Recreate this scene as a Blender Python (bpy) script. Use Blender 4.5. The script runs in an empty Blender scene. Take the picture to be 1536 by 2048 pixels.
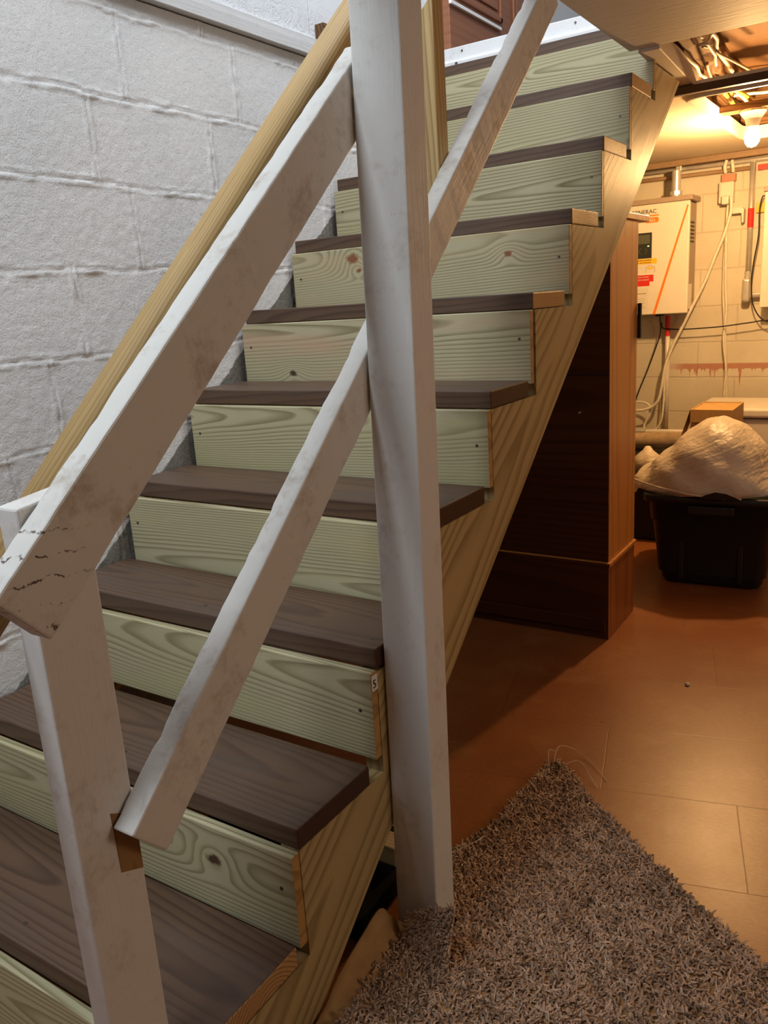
import bpy, bmesh, math, random
import numpy as np
from mathutils import Vector, Matrix
random.seed(7); np.random.seed(7)
S = bpy.context.scene
C = S.collection

# ------------------------------------------------------------------ camera
CP = (0.7637, -0.3395, 1.1999); YAW, PIT, ROL, FPX = 0.5860, -0.2527, -0.0651, 1623.8
def cam_axes(y, p, r):
    f = Vector((-math.sin(y)*math.cos(p), math.cos(y)*math.cos(p), math.sin(p)))
    rt = Vector((math.cos(y), math.sin(y), 0)); up = rt.cross(f)
    return rt*math.cos(r)+up*math.sin(r), up*math.cos(r)-rt*math.sin(r), f
_r, _u, _f = cam_axes(YAW, PIT, ROL)
cd = bpy.data.cameras.new('camera'); cam = bpy.data.objects.new('camera', cd); C.objects.link(cam)
cd.sensor_fit = 'HORIZONTAL'; cd.sensor_width = 36; cd.lens = 36*FPX/1536; cd.clip_start = .02
cam.matrix_world = Matrix(((_r.x, _u.x, -_f.x, CP[0]), (_r.y, _u.y, -_f.y, CP[1]), (_r.z, _u.z, -_f.z, CP[2]), (0, 0, 0, 1)))
S.camera = cam
S.view_settings.view_transform = 'Standard'; S.view_settings.look = 'None'
S.view_settings.exposure = 0.0; S.view_settings.gamma = 1; S.view_settings.use_curve_mapping = False

# ------------------------------------------------------------------ light
w = bpy.data.worlds.new('world'); S.world = w; w.use_nodes = True
w.node_tree.nodes['Background'].inputs[0].default_value = (.9, .85, .8, 1)
w.node_tree.nodes['Background'].inputs[1].default_value = 0.02
def area(name, loc, target, sx, sy, power, col, spread=math.pi):
    l = bpy.data.lights.new(name, 'AREA'); l.shape = 'RECTANGLE'; l.size = sx; l.size_y = sy
    l.energy = power; l.color = col; l.spread = spread
    o = bpy.data.objects.new(name, l); C.objects.link(o); o.location = loc
    o.rotation_euler = (Vector(target)-Vector(loc)).to_track_quat('-Z', 'Y').to_euler(); return o
area('daylight_upstairs', (-.32, -.80, 2.95), (-.45, 1.2, .9), .62, 1.15, 49, (.85, .935, 1.0))
area('daylight_landing', (-.05, 1.9, 3.7), (-.7, 2.4, 2.0), .8, 1.2, 50, (.88, .94, 1.0))
area('warm_fill', (2.7, .9, 1.55), (.0, .8, .7), .6, .6, 10.8, (1.0, .80, .62))  # added fill for surfaces facing right; no lamp stands there
BULB = (.11, 3.60, 1.735)
bl = bpy.data.lights.new('bulb_light', 'POINT'); bl.energy = 62; bl.color = (1.0, .57, .22); bl.shadow_soft_size = .032

# ------------------------------------------------------------------ node helpers
class G:
    def __init__(s, name):
        s.m = bpy.data.materials.new(name); s.m.use_nodes = True
        s.t = s.m.node_tree; s.n = s.t.nodes; s.b = s.n['Principled BSDF']; s.out = s.n['Material Output']
    def put(s, sock, v):
        if isinstance(v, bpy.types.NodeSocket): s.t.links.new(v, sock)
        elif isinstance(v, (tuple, list)) and len(v) == 3 and sock.type == 'RGBA': sock.default_value = (*v, 1)
        else: sock.default_value = v
    def math(s, op, a, b=0.0, c=None, clamp=False):
        n = s.n.new('ShaderNodeMath'); n.operation = op; n.use_clamp = clamp
        s.put(n.inputs[0], a); s.put(n.inputs[1], b)
        if c is not None: s.put(n.inputs[2], c)
        return n.outputs[0]
    def vec(s, op, a, b=(0, 0, 0)):
        n = s.n.new('ShaderNodeVectorMath'); n.operation = op; s.put(n.inputs[0], a)
        if op == 'SCALE': s.put(n.inputs['Scale'], b)
        else: s.put(n.inputs[1], b)
        return n.outputs['Value'] if op in ('DOT_PRODUCT', 'LENGTH', 'DISTANCE') else n.outputs[0]
    def obj(s): return s.n.new('ShaderNodeTexCoord').outputs['Object']
    def pos(s): return s.n.new('ShaderNodeNewGeometry').outputs['Position']
    def sep(s, v):
        n = s.n.new('ShaderNodeSeparateXYZ'); s.put(n.inputs[0], v); return n.outputs
    def comb(s, x, y, z):
        n = s.n.new('ShaderNodeCombineXYZ')
        for i, v in enumerate((x, y, z)): s.put(n.inputs[i], v)
        return n.outputs[0]
    def noise(s, v, scale, detail=3, rough=.55, dist=0.0):
        n = s.n.new('ShaderNodeTexNoise'); s.put(n.inputs['Vector'], v); n.inputs['Scale'].default_value = scale
        n.inputs['Detail'].default_value = detail; n.inputs['Roughness'].default_value = rough; n.inputs['Distortion'].default_value = dist
        return n.outputs['Fac']
    def voro(s, v, scale, feat='F1', rnd=1.0):
        n = s.n.new('ShaderNodeTexVoronoi'); n.feature = feat; s.put(n.inputs['Vector'], v); n.inputs['Scale'].default_value = scale
        n.inputs['Randomness'].default_value = rnd; return n.outputs['Distance']
    def ramp(s, f, stops, mode='LINEAR'):
        n = s.n.new('ShaderNodeValToRGB'); s.put(n.inputs[0], f); r = n.color_ramp; r.interpolation = mode
        while len(r.elements) < len(stops): r.elements.new(.5)
        for e, (p, c) in zip(r.elements, stops):
            e.position = p; e.color = (*c, 1) if isinstance(c, tuple) else (c, c, c, 1)
        return n.outputs[0]
    def step(s, v, lo, hi):
        n = s.n.new('ShaderNodeMapRange'); n.interpolation_type = 'SMOOTHSTEP'; s.put(n.inputs[0], v)
        s.put(n.inputs[1], lo); s.put(n.inputs[2], hi); return n.outputs[0]
    def mix(s, f, a, b, mode='MIX'):
        n = s.n.new('ShaderNodeMix'); n.data_type = 'RGBA'; n.blend_type = mode
        s.put(n.inputs[0], f); s.put(n.inputs[6], a); s.put(n.inputs[7], b); return n.outputs[2]
    def bump(s, h, strength=.3, dist=.002):
        n = s.n.new('ShaderNodeBump'); n.inputs['Strength'].default_value = strength; n.inputs['Distance'].default_value = dist
        s.put(n.inputs['Height'], h); s.t.links.new(n.outputs[0], s.b.inputs['Normal'])
    def done(s, col, rough=.6, spec=.35, metal=0.0):
        s.put(s.b.inputs['Base Color'], col); s.put(s.b.inputs['Roughness'], rough)
        s.b.inputs['Specular IOR Level'].default_value = spec; s.b.inputs['Metallic'].default_value = metal
        return s.m

def plain(name, col, rough=.5, spec=.4, metal=0.0, nz=.06, scale=30, bump=0.0):
    g = G(name); v = g.obj(); n = g.noise(v, scale, 4)
    c2 = tuple(min(1, c*(1+nz*2)) for c in col); c1 = tuple(c*(1-nz*2) for c in col)
    if bump: g.bump(g.noise(v, scale*6, 3), bump, .002)
    return g.done(g.ramp(n, [(.25, c1), (.75, c2)]), rough, spec, metal)

def wood(name, early, late, grain=(1, 0, 0), face=(0, 0, 1), ring=.009, ya=.05, za=0.0, tilt=(.03, .015), seed=0.0,
         knots=(), wob=.006, sharp=(.45, .86), rough=.62, fade=.5, tint=None, bump=.25, spec=.3, knot_col=(.07, .035, .02)):
    """Sawn timber: growth rings are cylinders about an axis running nearly along the grain."""
    g = G(name); p = g.obj()
    gd = Vector(grain).normalized(); fd = Vector(face).normalized(); td = gd.cross(fd)
    X = g.vec('DOT_PRODUCT', p, tuple(gd)); V = g.vec('DOT_PRODUCT', p, tuple(fd)); U = g.vec('DOT_PRODUCT', p, tuple(td))
    sp = g.comb(g.math('MULTIPLY_ADD', X, 1.6, seed*3.7), g.math('MULTIPLY_ADD', U, 9, seed), g.math('MULTIPLY_ADD', V, 9, seed*1.3))
    n1 = g.noise(sp, 1.3, 2, .5)
    u = g.math('ADD', g.math('MULTIPLY_ADD', X, tilt[0], ya), U)
    v = g.math('ADD', g.math('MULTIPLY_ADD', X, tilt[1], -za), V)
    r = g.math('SQRT', g.math('ADD', g.math('MULTIPLY', u, u), g.math('MULTIPLY', v, v)))
    r = g.math('ADD', r, g.math('MULTIPLY', g.math('SUBTRACT', n1, .5), wob*3))
    dark = None
    for (kx, kv, ks) in knots:
        dx = g.math('MULTIPLY', g.math('SUBTRACT', X, kx), .62); dv = g.math('SUBTRACT', V, kv)
        d2 = g.math('ADD', g.math('MULTIPLY', dx, dx), g.math('MULTIPLY', dv, dv))
        e = g.math('POWER', 2.718, g.math('MULTIPLY', d2, -1/(2.2*ks)**2))
        r = g.math('MULTIPLY_ADD', e, ks*1.5, r)
        dn = g.math('ADD', g.math('SQRT', d2), g.math('MULTIPLY', g.math('SUBTRACT', g.noise(p, 90, 3), .5), ks*.9))
        k = g.math('SUBTRACT', 1, g.step(dn, ks*.35, ks*.8))
        dark = k if dark is None else g.math('MAXIMUM', dark, k)
    fr = g.math('FRACT', g.math('DIVIDE', r, ring))
    fac = g.ramp(fr, [(0, 0.0), (sharp[0], .12), (sharp[1], 1.0), (.95, .55), (1, 0.0)])
    wide = g.noise(sp, .7, 3, .6)
    fac = g.math('MULTIPLY', fac, g.math('MULTIPLY_ADD', wide, 1.1, fade-.25), clamp=True)
    fib = g.noise(g.comb(g.math('MULTIPLY', X, 14), g.math('MULTIPLY', U, 420), g.math('MULTIPLY', V, 420)), 1, 2)
    col = g.mix(fac, early, late)
    col = g.mix(g.math('MULTIPLY', fib, .22), col, late)
    if tint:
        col = g.mix(g.math('MULTIPLY', g.step(g.noise(sp, 1.1, 3), .45, .7), tint[1]), col, tint[0])
    if dark is not None: col = g.mix(dark, col, knot_col)
    g.bump(g.math('ADD', g.math('MULTIPLY', fac, .5), fib), bump, .0012)
    return g.done(col, rough, spec)

def painted(name, col, dirt, amount=.5, seed=0.0, grain=(0, 0, 1), cracks=None):
    """Old brush-painted timber with scuffs and small chips."""
    g = G(name); p = g.vec('ADD', g.obj(), (seed, seed*.7, seed*1.3)); q = g.pos()
    a = g.noise(p, 9, 5, .6); b = g.noise(p, 55, 4, .65)
    f = g.math('MULTIPLY', g.step(g.math('MULTIPLY_ADD', b, .45, g.math('MULTIPLY', a, .75)), .60, .82), amount)
    c = g.mix(f, col, dirt)
    c = g.mix(g.math('MULTIPLY', g.step(g.noise(p, 130, 3, .7), .70, .76), .55), c, (.16, .11, .08))
    ck = 0.0
    if cracks:
        qx, qy, qz = g.sep(q); wv = g.math('MULTIPLY_ADD', g.math('SUBTRACT', g.noise(p, 42, 4, .6), .5), .030, g.math('MULTIPLY_ADD', qy, .10, qz))
        d = g.math('ABSOLUTE', g.math('SUBTRACT', g.math('FRACT', g.math('DIVIDE', wv, .026)), .5))
        ln = g.math('SUBTRACT', 1, g.step(d, .02, .07))
        gate = g.math('MULTIPLY', g.step(g.noise(p, 60, 3, .7), .46, .58), g.math('SUBTRACT', 1, g.step(qy, cracks[0], cracks[1])))
        gate = g.math('MULTIPLY', gate, g.math('SUBTRACT', 1, g.step(qz, .985, 1.0)))
        ck = g.math('MULTIPLY', ln, gate); c = g.mix(ck, c, (.10, .065, .045))
    gd = Vector(grain).normalized()
    along = g.vec('DOT_PRODUCT', p, tuple(gd))
    st = g.vec('ADD', g.vec('SCALE', p, 230.0), g.vec('SCALE', g.comb(*[g.math('MULTIPLY', along, x) for x in gd]), -222.0))
    g.bump(g.math('ADD', g.noise(st, 1, 2), g.math('MULTIPLY', g.noise(p, 45, 4), .8)), .35, .0016)
    return g.done(c, .52, .35)

# ------------------------------------------------------------------ mesh helpers
class MB:
    def __init__(s): s.v = []; s.f = []; s.mi = []
    def add(s, vs, fs, mi=0):
        b = len(s.v); s.v += [tuple(v) for v in vs]
        for i, f in enumerate(fs):
            s.f.append([b+k for k in f]); s.mi.append(mi if isinstance(mi, int) else mi[i])
        return s
    def box(s, x0, x1, y0, y1, z0, z1, mi=0):
        vs = [(x, y, z) for z in (z0, z1) for y in (y0, y1) for x in (x0, x1)]
        return s.add(vs, [(0, 2, 3, 1), (4, 5, 7, 6), (0, 1, 5, 4), (2, 6, 7, 3), (0, 4, 6, 2), (1, 3, 7, 5)], mi)  # bottom top -y +y -x +x
    def prism(s, poly, lo, hi, axis=0, mi=0):
        n = len(poly)
        def P(c, a, b): return (c, a, b) if axis == 0 else ((a, c, b) if axis == 1 else (a, b, c))
        vs = [P(lo, a, b) for a, b in poly]+[P(hi, a, b) for a, b in poly]
        return s.add(vs, [list(range(n))[::-1], [n+i for i in range(n)]]+[(i, (i+1) % n, n+(i+1) % n, n+i) for i in range(n)], mi)
    def tube(s, pts, rad, n=8, mi=0, caps=True):
        P = [Vector(p) for p in pts]; rs = rad if isinstance(rad, (list, tuple)) else [rad]*len(P)
        b = len(s.v); up = Vector((.13, .21, .97))
        for i, p in enumerate(P):
            d = (P[min(i+1, len(P)-1)]-P[max(i-1, 0)]).normalized()
            if abs(d.dot(up)) > .95: up = Vector((.97, .2, .1))
            a = d.cross(up).normalized(); c = a.cross(d)
            up = c
            for k in range(n):
                t = 2*math.pi*k/n; s.v.append(tuple(p+(a*math.cos(t)+c*math.sin(t))*rs[i]))
        for i in range(len(P)-1):
            for k in range(n):
                s.f.append([b+i*n+k, b+i*n+(k+1) % n, b+(i+1)*n+(k+1) % n, b+(i+1)*n+k]); s.mi.append(mi)
        if caps:
            s.f.append([b+k for k in range(n)][::-1]); s.mi.append(mi)
            s.f.append([b+(len(P)-1)*n+k for k in range(n)]); s.mi.append(mi)
        return s
    def lathe(s, prof, o, axis=2, n=20, mi=0):
        b = len(s.v)
        for r, h in prof:
            for k in range(n):
                t = 2*math.pi*k/n; a, c = r*math.cos(t), r*math.sin(t)
                q = (a, c, h) if axis == 2 else ((a, h, c) if axis == 1 else (h, a, c))
                s.v.append((o[0]+q[0], o[1]+q[1], o[2]+q[2]))
        for i in range(len(prof)-1):
            for k in range(n):
                s.f.append([b+i*n+k, b+i*n+(k+1) % n, b+(i+1)*n+(k+1) % n, b+(i+1)*n+k]); s.mi.append(mi)
        s.f.append([b+k for k in range(n)][::-1]); s.mi.append(mi)
        s.f.append([b+(len(prof)-1)*n+k for k in range(n)]); s.mi.append(mi)
        return s
def smooth_path(pts, k=6):
    P = [Vector(p) for p in pts]; out = []
    for i in range(len(P)-1):
        p0, p1, p2, p3 = P[max(i-1, 0)], P[i], P[i+1], P[min(i+2, len(P)-1)]
        for j in range(k):
            t = j/k
            out.append(.5*((2*p1)+(p2-p0)*t+(2*p0-5*p1+4*p2-p3)*t*t+(3*p1-p0-3*p2+p3)*t**3))
    return out+[P[-1]]

def obj(name, mb, mats, parent=None, bevel=0.0, smooth=False, origin=None, seg=2):
    if not isinstance(mats, (list, tuple)): mats = [mats]
    A = np.array(mb.v, dtype=float)
    o3 = Vector(origin) if origin is not None else Vector(((A.min(0)+A.max(0))/2).tolist())
    me = bpy.data.meshes.new(name); me.from_pydata((A-np.array(o3)).tolist(), [], mb.f)
    for m in mats: me.materials.append(m)
    me.polygons.foreach_set('material_index', mb.mi)
    bm = bmesh.new(); bm.from_mesh(me); bmesh.ops.recalc_face_normals(bm, faces=bm.faces); bm.to_mesh(me); bm.free()
    if smooth: me.polygons.foreach_set('use_smooth', [True]*len(me.polygons))
    o = bpy.data.objects.new(name, me); C.objects.link(o)
    if parent is not None:
        pw = Vector((0, 0, 0)); p = parent
        while p is not None: pw += p.location; p = p.parent
        o.parent = parent; o.location = o3-pw
    else: o.location = o3
    if bevel:
        b = o.modifiers.new('bevel', 'BEVEL'); b.width = bevel; b.segments = seg; b.limit_method = 'ANGLE'; b.angle_limit = math.radians(40)
    return o
def tag(o, label, cat=None, group=None, kind=None):
    if label: o['label'] = label
    if cat: o['category'] = cat
    if group: o['group'] = group
    if kind: o['kind'] = kind
    return o
def thing(name, loc, label, cat, group=None):
    o = bpy.data.objects.new(name, None); C.objects.link(o); o.location = loc; o.empty_display_size = .05
    return tag(o, label, cat, group)
def struct(name, mb, mats, label, cat, **k): return tag(obj(name, mb, mats, **k), label, cat, kind='structure')
def text(name, body, size, loc, mat, parent, xdir=(1, 0, 0), zdir=(0, 0, 1), align='LEFT', depth=.0008, label=None):
    cu = bpy.data.curves.new(name, 'FONT'); cu.body = body; cu.size = size; cu.extrude = depth; cu.align_x = align
    t = bpy.data.objects.new(name+'_tmp', cu); C.objects.link(t)
    bpy.context.view_layer.update()
    me = bpy.data.meshes.new_from_object(t.evaluated_get(bpy.context.evaluated_depsgraph_get()))
    bpy.data.objects.remove(t); x = Vector(xdir).normalized(); z = Vector(zdir).normalized(); y = x.cross(z)*-1
    n = x.cross(z)
    M = Matrix(((x.x, z.x, n.x), (x.y, z.y, n.y), (x.z, z.z, n.z)))
    for v in me.vertices: v.co = M @ v.co
    me.materials.clear(); me.materials.append(mat); me.name = name
    o = bpy.data.objects.new(name, me); C.objects.link(o)
    pw = Vector((0, 0, 0)); p = parent
    while p is not None: pw += p.location; p = p.parent
    o.parent = parent; o.location = Vector(loc)-pw
    if label: o['label'] = label
    return o

# ------------------------------------------------------------------ materials
PINE_E, PINE_L = (.475, .432, .275), (.19, .155, .072)
M_white_post = painted('paint_post', (.66, .655, .63), (.40, .35, .28), .45, 1.0)
M_white_rail = painted('paint_rail', (.62, .605, .57), (.36, .29, .22), .75, 4.0, (0, 1, .87), (.17, .23))
M_white_mid = painted('paint_mid_rail', (.64, .625, .59), (.36, .30, .235), .65, 9.0, (0, 1, .92))
M_white_newel = painted('paint_newel', (.66, .645, .615), (.40, .33, .26), .5, 13.0)
M_raw_patch = wood('bare_wood_patch', (.30, .17, .06), (.16, .08, .03), (0, 0, 1), (0, 1, 0), ring=.006, seed=3)
M_handrail = wood('new_pine_handrail', (.45, .30, .125), (.23, .13, .045), (0, 1, .932), (1, 0, 0), ring=.0045, ya=.03, tilt=(.012, .01), seed=2.2, fade=.40, wob=.004)
M_pine_post = wood('new_pine_support', (.58, .43, .20), (.33, .20, .075), (0, 0, 1), (1, 0, 0), ring=.009, ya=.05, tilt=(.03, .02), seed=5.2)
M_stringer = wood('stringer_pine', (.46, .345, .165), (.22, .15, .055), (0, 1, .797), (0, -.797, 1), ring=.017, ya=.10, za=.03, tilt=(.028, .02), seed=8.1, wob=.010, fade=.52, rough=.5)
M_pine_plain = wood('pine_cleat', (.50, .36, .17), (.30, .19, .08), (1, 0, 0), (0, 0, 1), seed=6.6)
M_endgrain = wood('board_end_grain', (.46, .27, .09), (.24, .12, .04), (0, 1, 0), (0, 0, 1), ring=.005, ya=.06, seed=4.4, rough=.55)
M_endgrain_tread = wood('tread_end_grain', (.50, .30, .12), (.27, .13, .05), (1, 0, 0), (0, 0, 1), ring=.007, ya=.03, za=-.05, seed=7.4, rough=.5, fade=.7)
M_dark_end = wood('stained_end_grain', (.065, .028, .017), (.03, .013, .009), (1, 0, 0), (0, 0, 1), ring=.006, seed=2.4, rough=.5)
def tread_mat(seed):
    return wood('stained_tread', (.108, .060, .035), (.045, .024, .015), (1, 0, 0), (0, 1, 0), ring=.010, ya=.06, za=random.uniform(-.03, .03), tilt=(.03, .05),
                seed=seed, wob=.008, rough=.50, fade=.45, tint=((.085, .058, .043), .7), bump=.2, spec=.35)
M_gap = plain('dark_shadow_wood', (.03, .02, .015), .8)
M_screw = plain('screw_metal', (.09, .08, .07), .4, .5, .8)
M_plastic_white = plain('white_plastic', (.70, .66, .58), .45, .4, nz=.02)
M_black = plain('black_rubber', (.015, .014, .013), .5, .4)
M_steel = plain('galvanised_steel', (.66, .64, .60), .34, .5, .55, nz=.05)
M_red = plain('red_tape', (.62, .03, .025), .45)
M_faded = plain('faded_red', (.55, .24, .16), .6)
M_orange = plain('orange_vinyl', (.85, .22, .02), .45, nz=.01)
M_yellow = plain('yellow_vinyl', (.85, .52, .03), .45, nz=.01)
M_ink = plain('black_ink', (.03, .03, .03), .6)
M_romex_w = plain('white_cable_sheath', (.75, .70, .58), .45)
M_romex_y = plain('yellow_cable_sheath', (.80, .48, .05), .45)
M_cable_b = plain('brown_cable_sheath', (.30, .20, .12), .6)

# ------------------------------------------------------------------ numpy noise for sculpted surfaces
def vnoise(u, v, seed):
    rs = np.random.RandomState(seed); n = 257; t = rs.rand(n, n)
    iu = np.floor(u).astype(int); iv = np.floor(v).astype(int); fu = u-iu; fv = v-iv
    fu = fu*fu*(3-2*fu); fv = fv*fv*(3-2*fv)
    a = t[iu % n, iv % n]; b = t[(iu+1) % n, iv % n]; c = t[iu % n, (iv+1) % n]; d = t[(iu+1) % n, (iv+1) % n]
    return (a*(1-fu)+b*fu)*(1-fv)+(c*(1-fu)+d*fu)*fv-.5
def grid_mesh(name, P, mat, smooth=True):
    nu, nv = P.shape[:2]; V = P.reshape(-1, 3)
    idx = np.arange(nu*nv).reshape(nu, nv)
    F = np.stack([idx[:-1, :-1], idx[1:, :-1], idx[1:, 1:], idx[:-1, 1:]], -1).reshape(-1, 4)
    me = bpy.data.meshes.new(name); me.vertices.add(len(V)); me.vertices.foreach_set('co', V.ravel())
    me.loops.add(F.size); me.loops.foreach_set('vertex_index', F.ravel())
    me.polygons.add(len(F)); me.polygons.foreach_set('loop_start', np.arange(0, F.size, 4)); me.polygons.foreach_set('loop_total', np.full(len(F), 4))
    me.polygons.foreach_set('use_smooth', np.ones(len(F), bool)); me.update(); me.validate()
    me.materials.append(mat)
    o = bpy.data.objects.new(name, me); C.objects.link(o); return o

# ------------------------------------------------------------------ SETTING
# floor: brown sheet flooring with wide plank-like seams
g = G('brown_floor'); p = g.pos(); x, y, z = g.sep(p)
a = math.radians(14)
fu = g.math('ADD', g.math('MULTIPLY', x, math.cos(a)), g.math('MULTIPLY', y, math.sin(a))); fv = g.math('ADD', g.math('MULTIPLY', x, -math.sin(a)), g.math('MULTIPLY', y, math.cos(a)))
n1 = g.noise(p, 3.0, 5, .6); n2 = g.noise(g.comb(g.math('MULTIPLY', fu, 1.0), g.math('MULTIPLY', fv, 3.0), 0.0), 60, 4, .7)
col = g.ramp(g.math('MULTIPLY_ADD', n2, .6, g.math('MULTIPLY', n1, .45)), [(.25, (.17, .052, .013)), (.5, (.27, .088, .023)), (.8, (.37, .140, .042))])
spk = g.step(g.noise(p, 210, 3, .7), .60, .68); col = g.mix(g.math('MULTIPLY', spk, .42), col, (.46, .25, .11))
spd = g.step(g.noise(g.vec('ADD', p, (3.1, 1.7, 0)), 150, 3, .7), .60, .68); col = g.mix(g.math('MULTIPLY', spd, .4), col, (.11, .04, .012))
blo = g.step(g.noise(g.vec('ADD', p, (7.1, 2.7, 0)), 7, 5, .65), .50, .68); col = g.mix(g.math('MULTIPLY', blo, .30), col, (.40, .20, .085))
scr = g.noise(g.comb(g.math('MULTIPLY', fu, 5), g.math('MULTIPLY', fv, 90), 0.0), 1, 4, .6); col = g.mix(g.math('MULTIPLY', g.step(scr, .64, .72), .25), col, (.44, .25, .12))
def seam(c, w, off, wid):
    d = g.math('ABSOLUTE', g.math('SUBTRACT', g.math('FRACT', g.math('DIVIDE', g.math('ADD', c, off), w)), .5)); return g.math('SUBTRACT', 1, g.step(d, 0, wid/w))
row = g.math('FLOOR', g.math('DIVIDE', g.math('ADD', fv, .205), .305))
sm = g.math('MAXIMUM', seam(fv, .305, .205+.1525, .002), seam(g.math('MULTIPLY_ADD', row, .31, fu), .92, .22, .002))
col = g.mix(g.math('MULTIPLY', sm, .55), col, (.085, .032, .012))
dots = g.math('SUBTRACT', 1, g.step(g.voro(p, 9.0), .025, .04)); col = g.mix(g.math('MULTIPLY', dots, .8), col, (.04, .02, .012))
g.bump(g.math('SUBTRACT', g.math('MULTIPLY', n2, .25), sm), .12, .002)
M_floor = g.done(col, g.math('MULTIPLY_ADD', n1, .16, .27), .6)
struct('floor', MB().box(-1.1, 3.4, -3.1, 4.85, -.1, 0), M_floor, 'brown scuffed sheet flooring of the basement', 'floor')

# left wall: sculpted concrete block, running joints read off the photograph row by row
y0, y1, z0, z1, st = .25, 2.9, .1, 1.955, .0055
Yg, Zg = np.meshgrid(np.arange(y0, y1, st), np.arange(z0, z1+st/2, st), indexing='ij')
off = [.55, .80, .96, .70, .841, .944, 1.150, 1.052, 1.172, 1.05, .9]
wob = vnoise(Yg*9, Zg*9, 1)*.012+vnoise(Yg*40, Zg*40, 2)*.006
row = np.floor((Zg+wob-.119)/.2).astype(int); dz = np.abs(((Zg+wob-.119+.1) % .2)-.1)
o_ = np.array(off)[np.clip(row+0, 0, 10)]
wob2 = vnoise(Yg*9, Zg*9, 3)*.012+vnoise(Yg*45, Zg*45, 4)*.006
dy = np.abs(((Yg+wob2-o_+.2035) % .407)-.2035)
def joint(d, dsg):
    rid = np.exp(-((d-.0065)/.0035)**2); gr = np.exp(-(d/.0045)**2)
    return rid, gr
r1, g1 = joint(dz, 0); r2, g2 = joint(dy, 0)
k1 = .5+vnoise(Yg*14, Zg*4, 5)*1.4; k2 = .5+vnoise(Yg*4, Zg*14, 6)*1.4
side = ((Zg+wob-.119+.1) % .2)-.1
h = .0044*r1*np.clip(k1, 0, 1.2)*(np.where(side < 0, 1.1, .6))-.0024*g1+.0038*r2*np.clip(k2+.2, 0, 1.2)-.0018*g2
rough = (vnoise(Yg*70, Zg*70, 7)+vnoise(Yg*150, Zg*150, 8)*.8)*.0011*(1-.6*np.clip((Zg-1.4)*2, 0, 1))
h = h+rough+vnoise(Yg*45, Zg*45, 17)*.0035*np.maximum(r1, r2)+vnoise(Yg*3, Zg*3, 9)*.003
P = np.stack([-.92+h, Yg, Zg], -1)
g = G('painted_block'); p = g.pos(); x, y, z = g.sep(p)
pit = g.voro(p, 210.0); pn = g.noise(p, 330, 3, .7); pm = g.noise(p, 120, 3, .6)
big = g.noise(p, 2.2, 4)
white = g.ramp(big, [(.3, (.72, .72, .725)), (.7, (.80, .80, .80))])
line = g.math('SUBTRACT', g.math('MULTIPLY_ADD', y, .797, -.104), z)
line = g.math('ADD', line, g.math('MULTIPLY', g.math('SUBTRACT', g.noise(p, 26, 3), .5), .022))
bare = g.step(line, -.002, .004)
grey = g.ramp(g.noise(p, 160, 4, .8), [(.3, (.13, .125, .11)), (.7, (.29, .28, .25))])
pits = g.math('MULTIPLY', g.step(g.math('MULTIPLY_ADD', pn, .5, g.math('MULTIPLY', pm, .5)), .36, .44), 1.0)
white = g.mix(g.math('MULTIPLY', g.math('SUBTRACT', 1, pits), .35), white, (.40, .40, .40))
lowz = g.math('SUBTRACT', 1.25, g.math('MULTIPLY', g.step(z, 1.3, 1.9), .6))
grit = g.math('ADD', g.math('MULTIPLY', g.step(g.noise(p, 105, 4, .75), .34, .56), 1.0), g.math('ADD', g.math('MULTIPLY', pits, .6), g.math('MULTIPLY', pn, .5)))
g.bump(g.math('MULTIPLY', grit, lowz), .42, .0016)
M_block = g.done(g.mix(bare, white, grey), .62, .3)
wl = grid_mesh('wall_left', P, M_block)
tag(wl, 'white painted concrete block wall beside the stairs', 'wall', kind='structure')
struct('wall_left_backing', MB().box(-1.1, -.935, -3.1, 4.85, 0, 1.955), M_block, 'body of the block wall behind its painted face', 'wall')
# ledge trim and upper wall of the stairwell
g = G('glossy_white_panel'); p = g.pos(); x, y, z = g.sep(p)
cr = g.noise(p, 14, 5, .65, 1.5); crk = g.math('ABSOLUTE', g.math('SUBTRACT', cr, .5))
cmask = g.math('MULTIPLY', g.math('SUBTRACT', 1, g.step(crk, 0, .05)), g.math('SUBTRACT', 1, g.step(z, 2.02, 2.12)))
g.bump(g.math('ADD', cr, g.math('MULTIPLY', cmask, -.8)), .35, .006)
M_gloss = g.done((.80, .82, .85), .28, .5)
M_trimwhite = painted('paint_trim', (.66, .66, .66), (.45, .42, .38), .3, 21.0, (0, 1, 0))
struct('trim_1', MB().box(-.935, -.898, .2, 3.3, 1.957, 1.992), M_trimwhite, 'white ledge trim on top of the block wall', 'trim', bevel=.002)
struct('trim_2', MB().box(-.935, -.905, .2, 3.3, 1.994, 2.012), M_trimwhite, 'thin white bead above the ledge trim', 'trim', bevel=.002)
struct('wall_upper_left', MB().box(-1.0, -.913, -3.0, 1.9455, 2.013, 4.4).box(-1.0, -.913, 1.9475, 5.4, 2.013, 4.4), M_gloss, 'glossy white panelled wall above the ledge of the stairwell', 'wall', bevel=.002)
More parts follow.
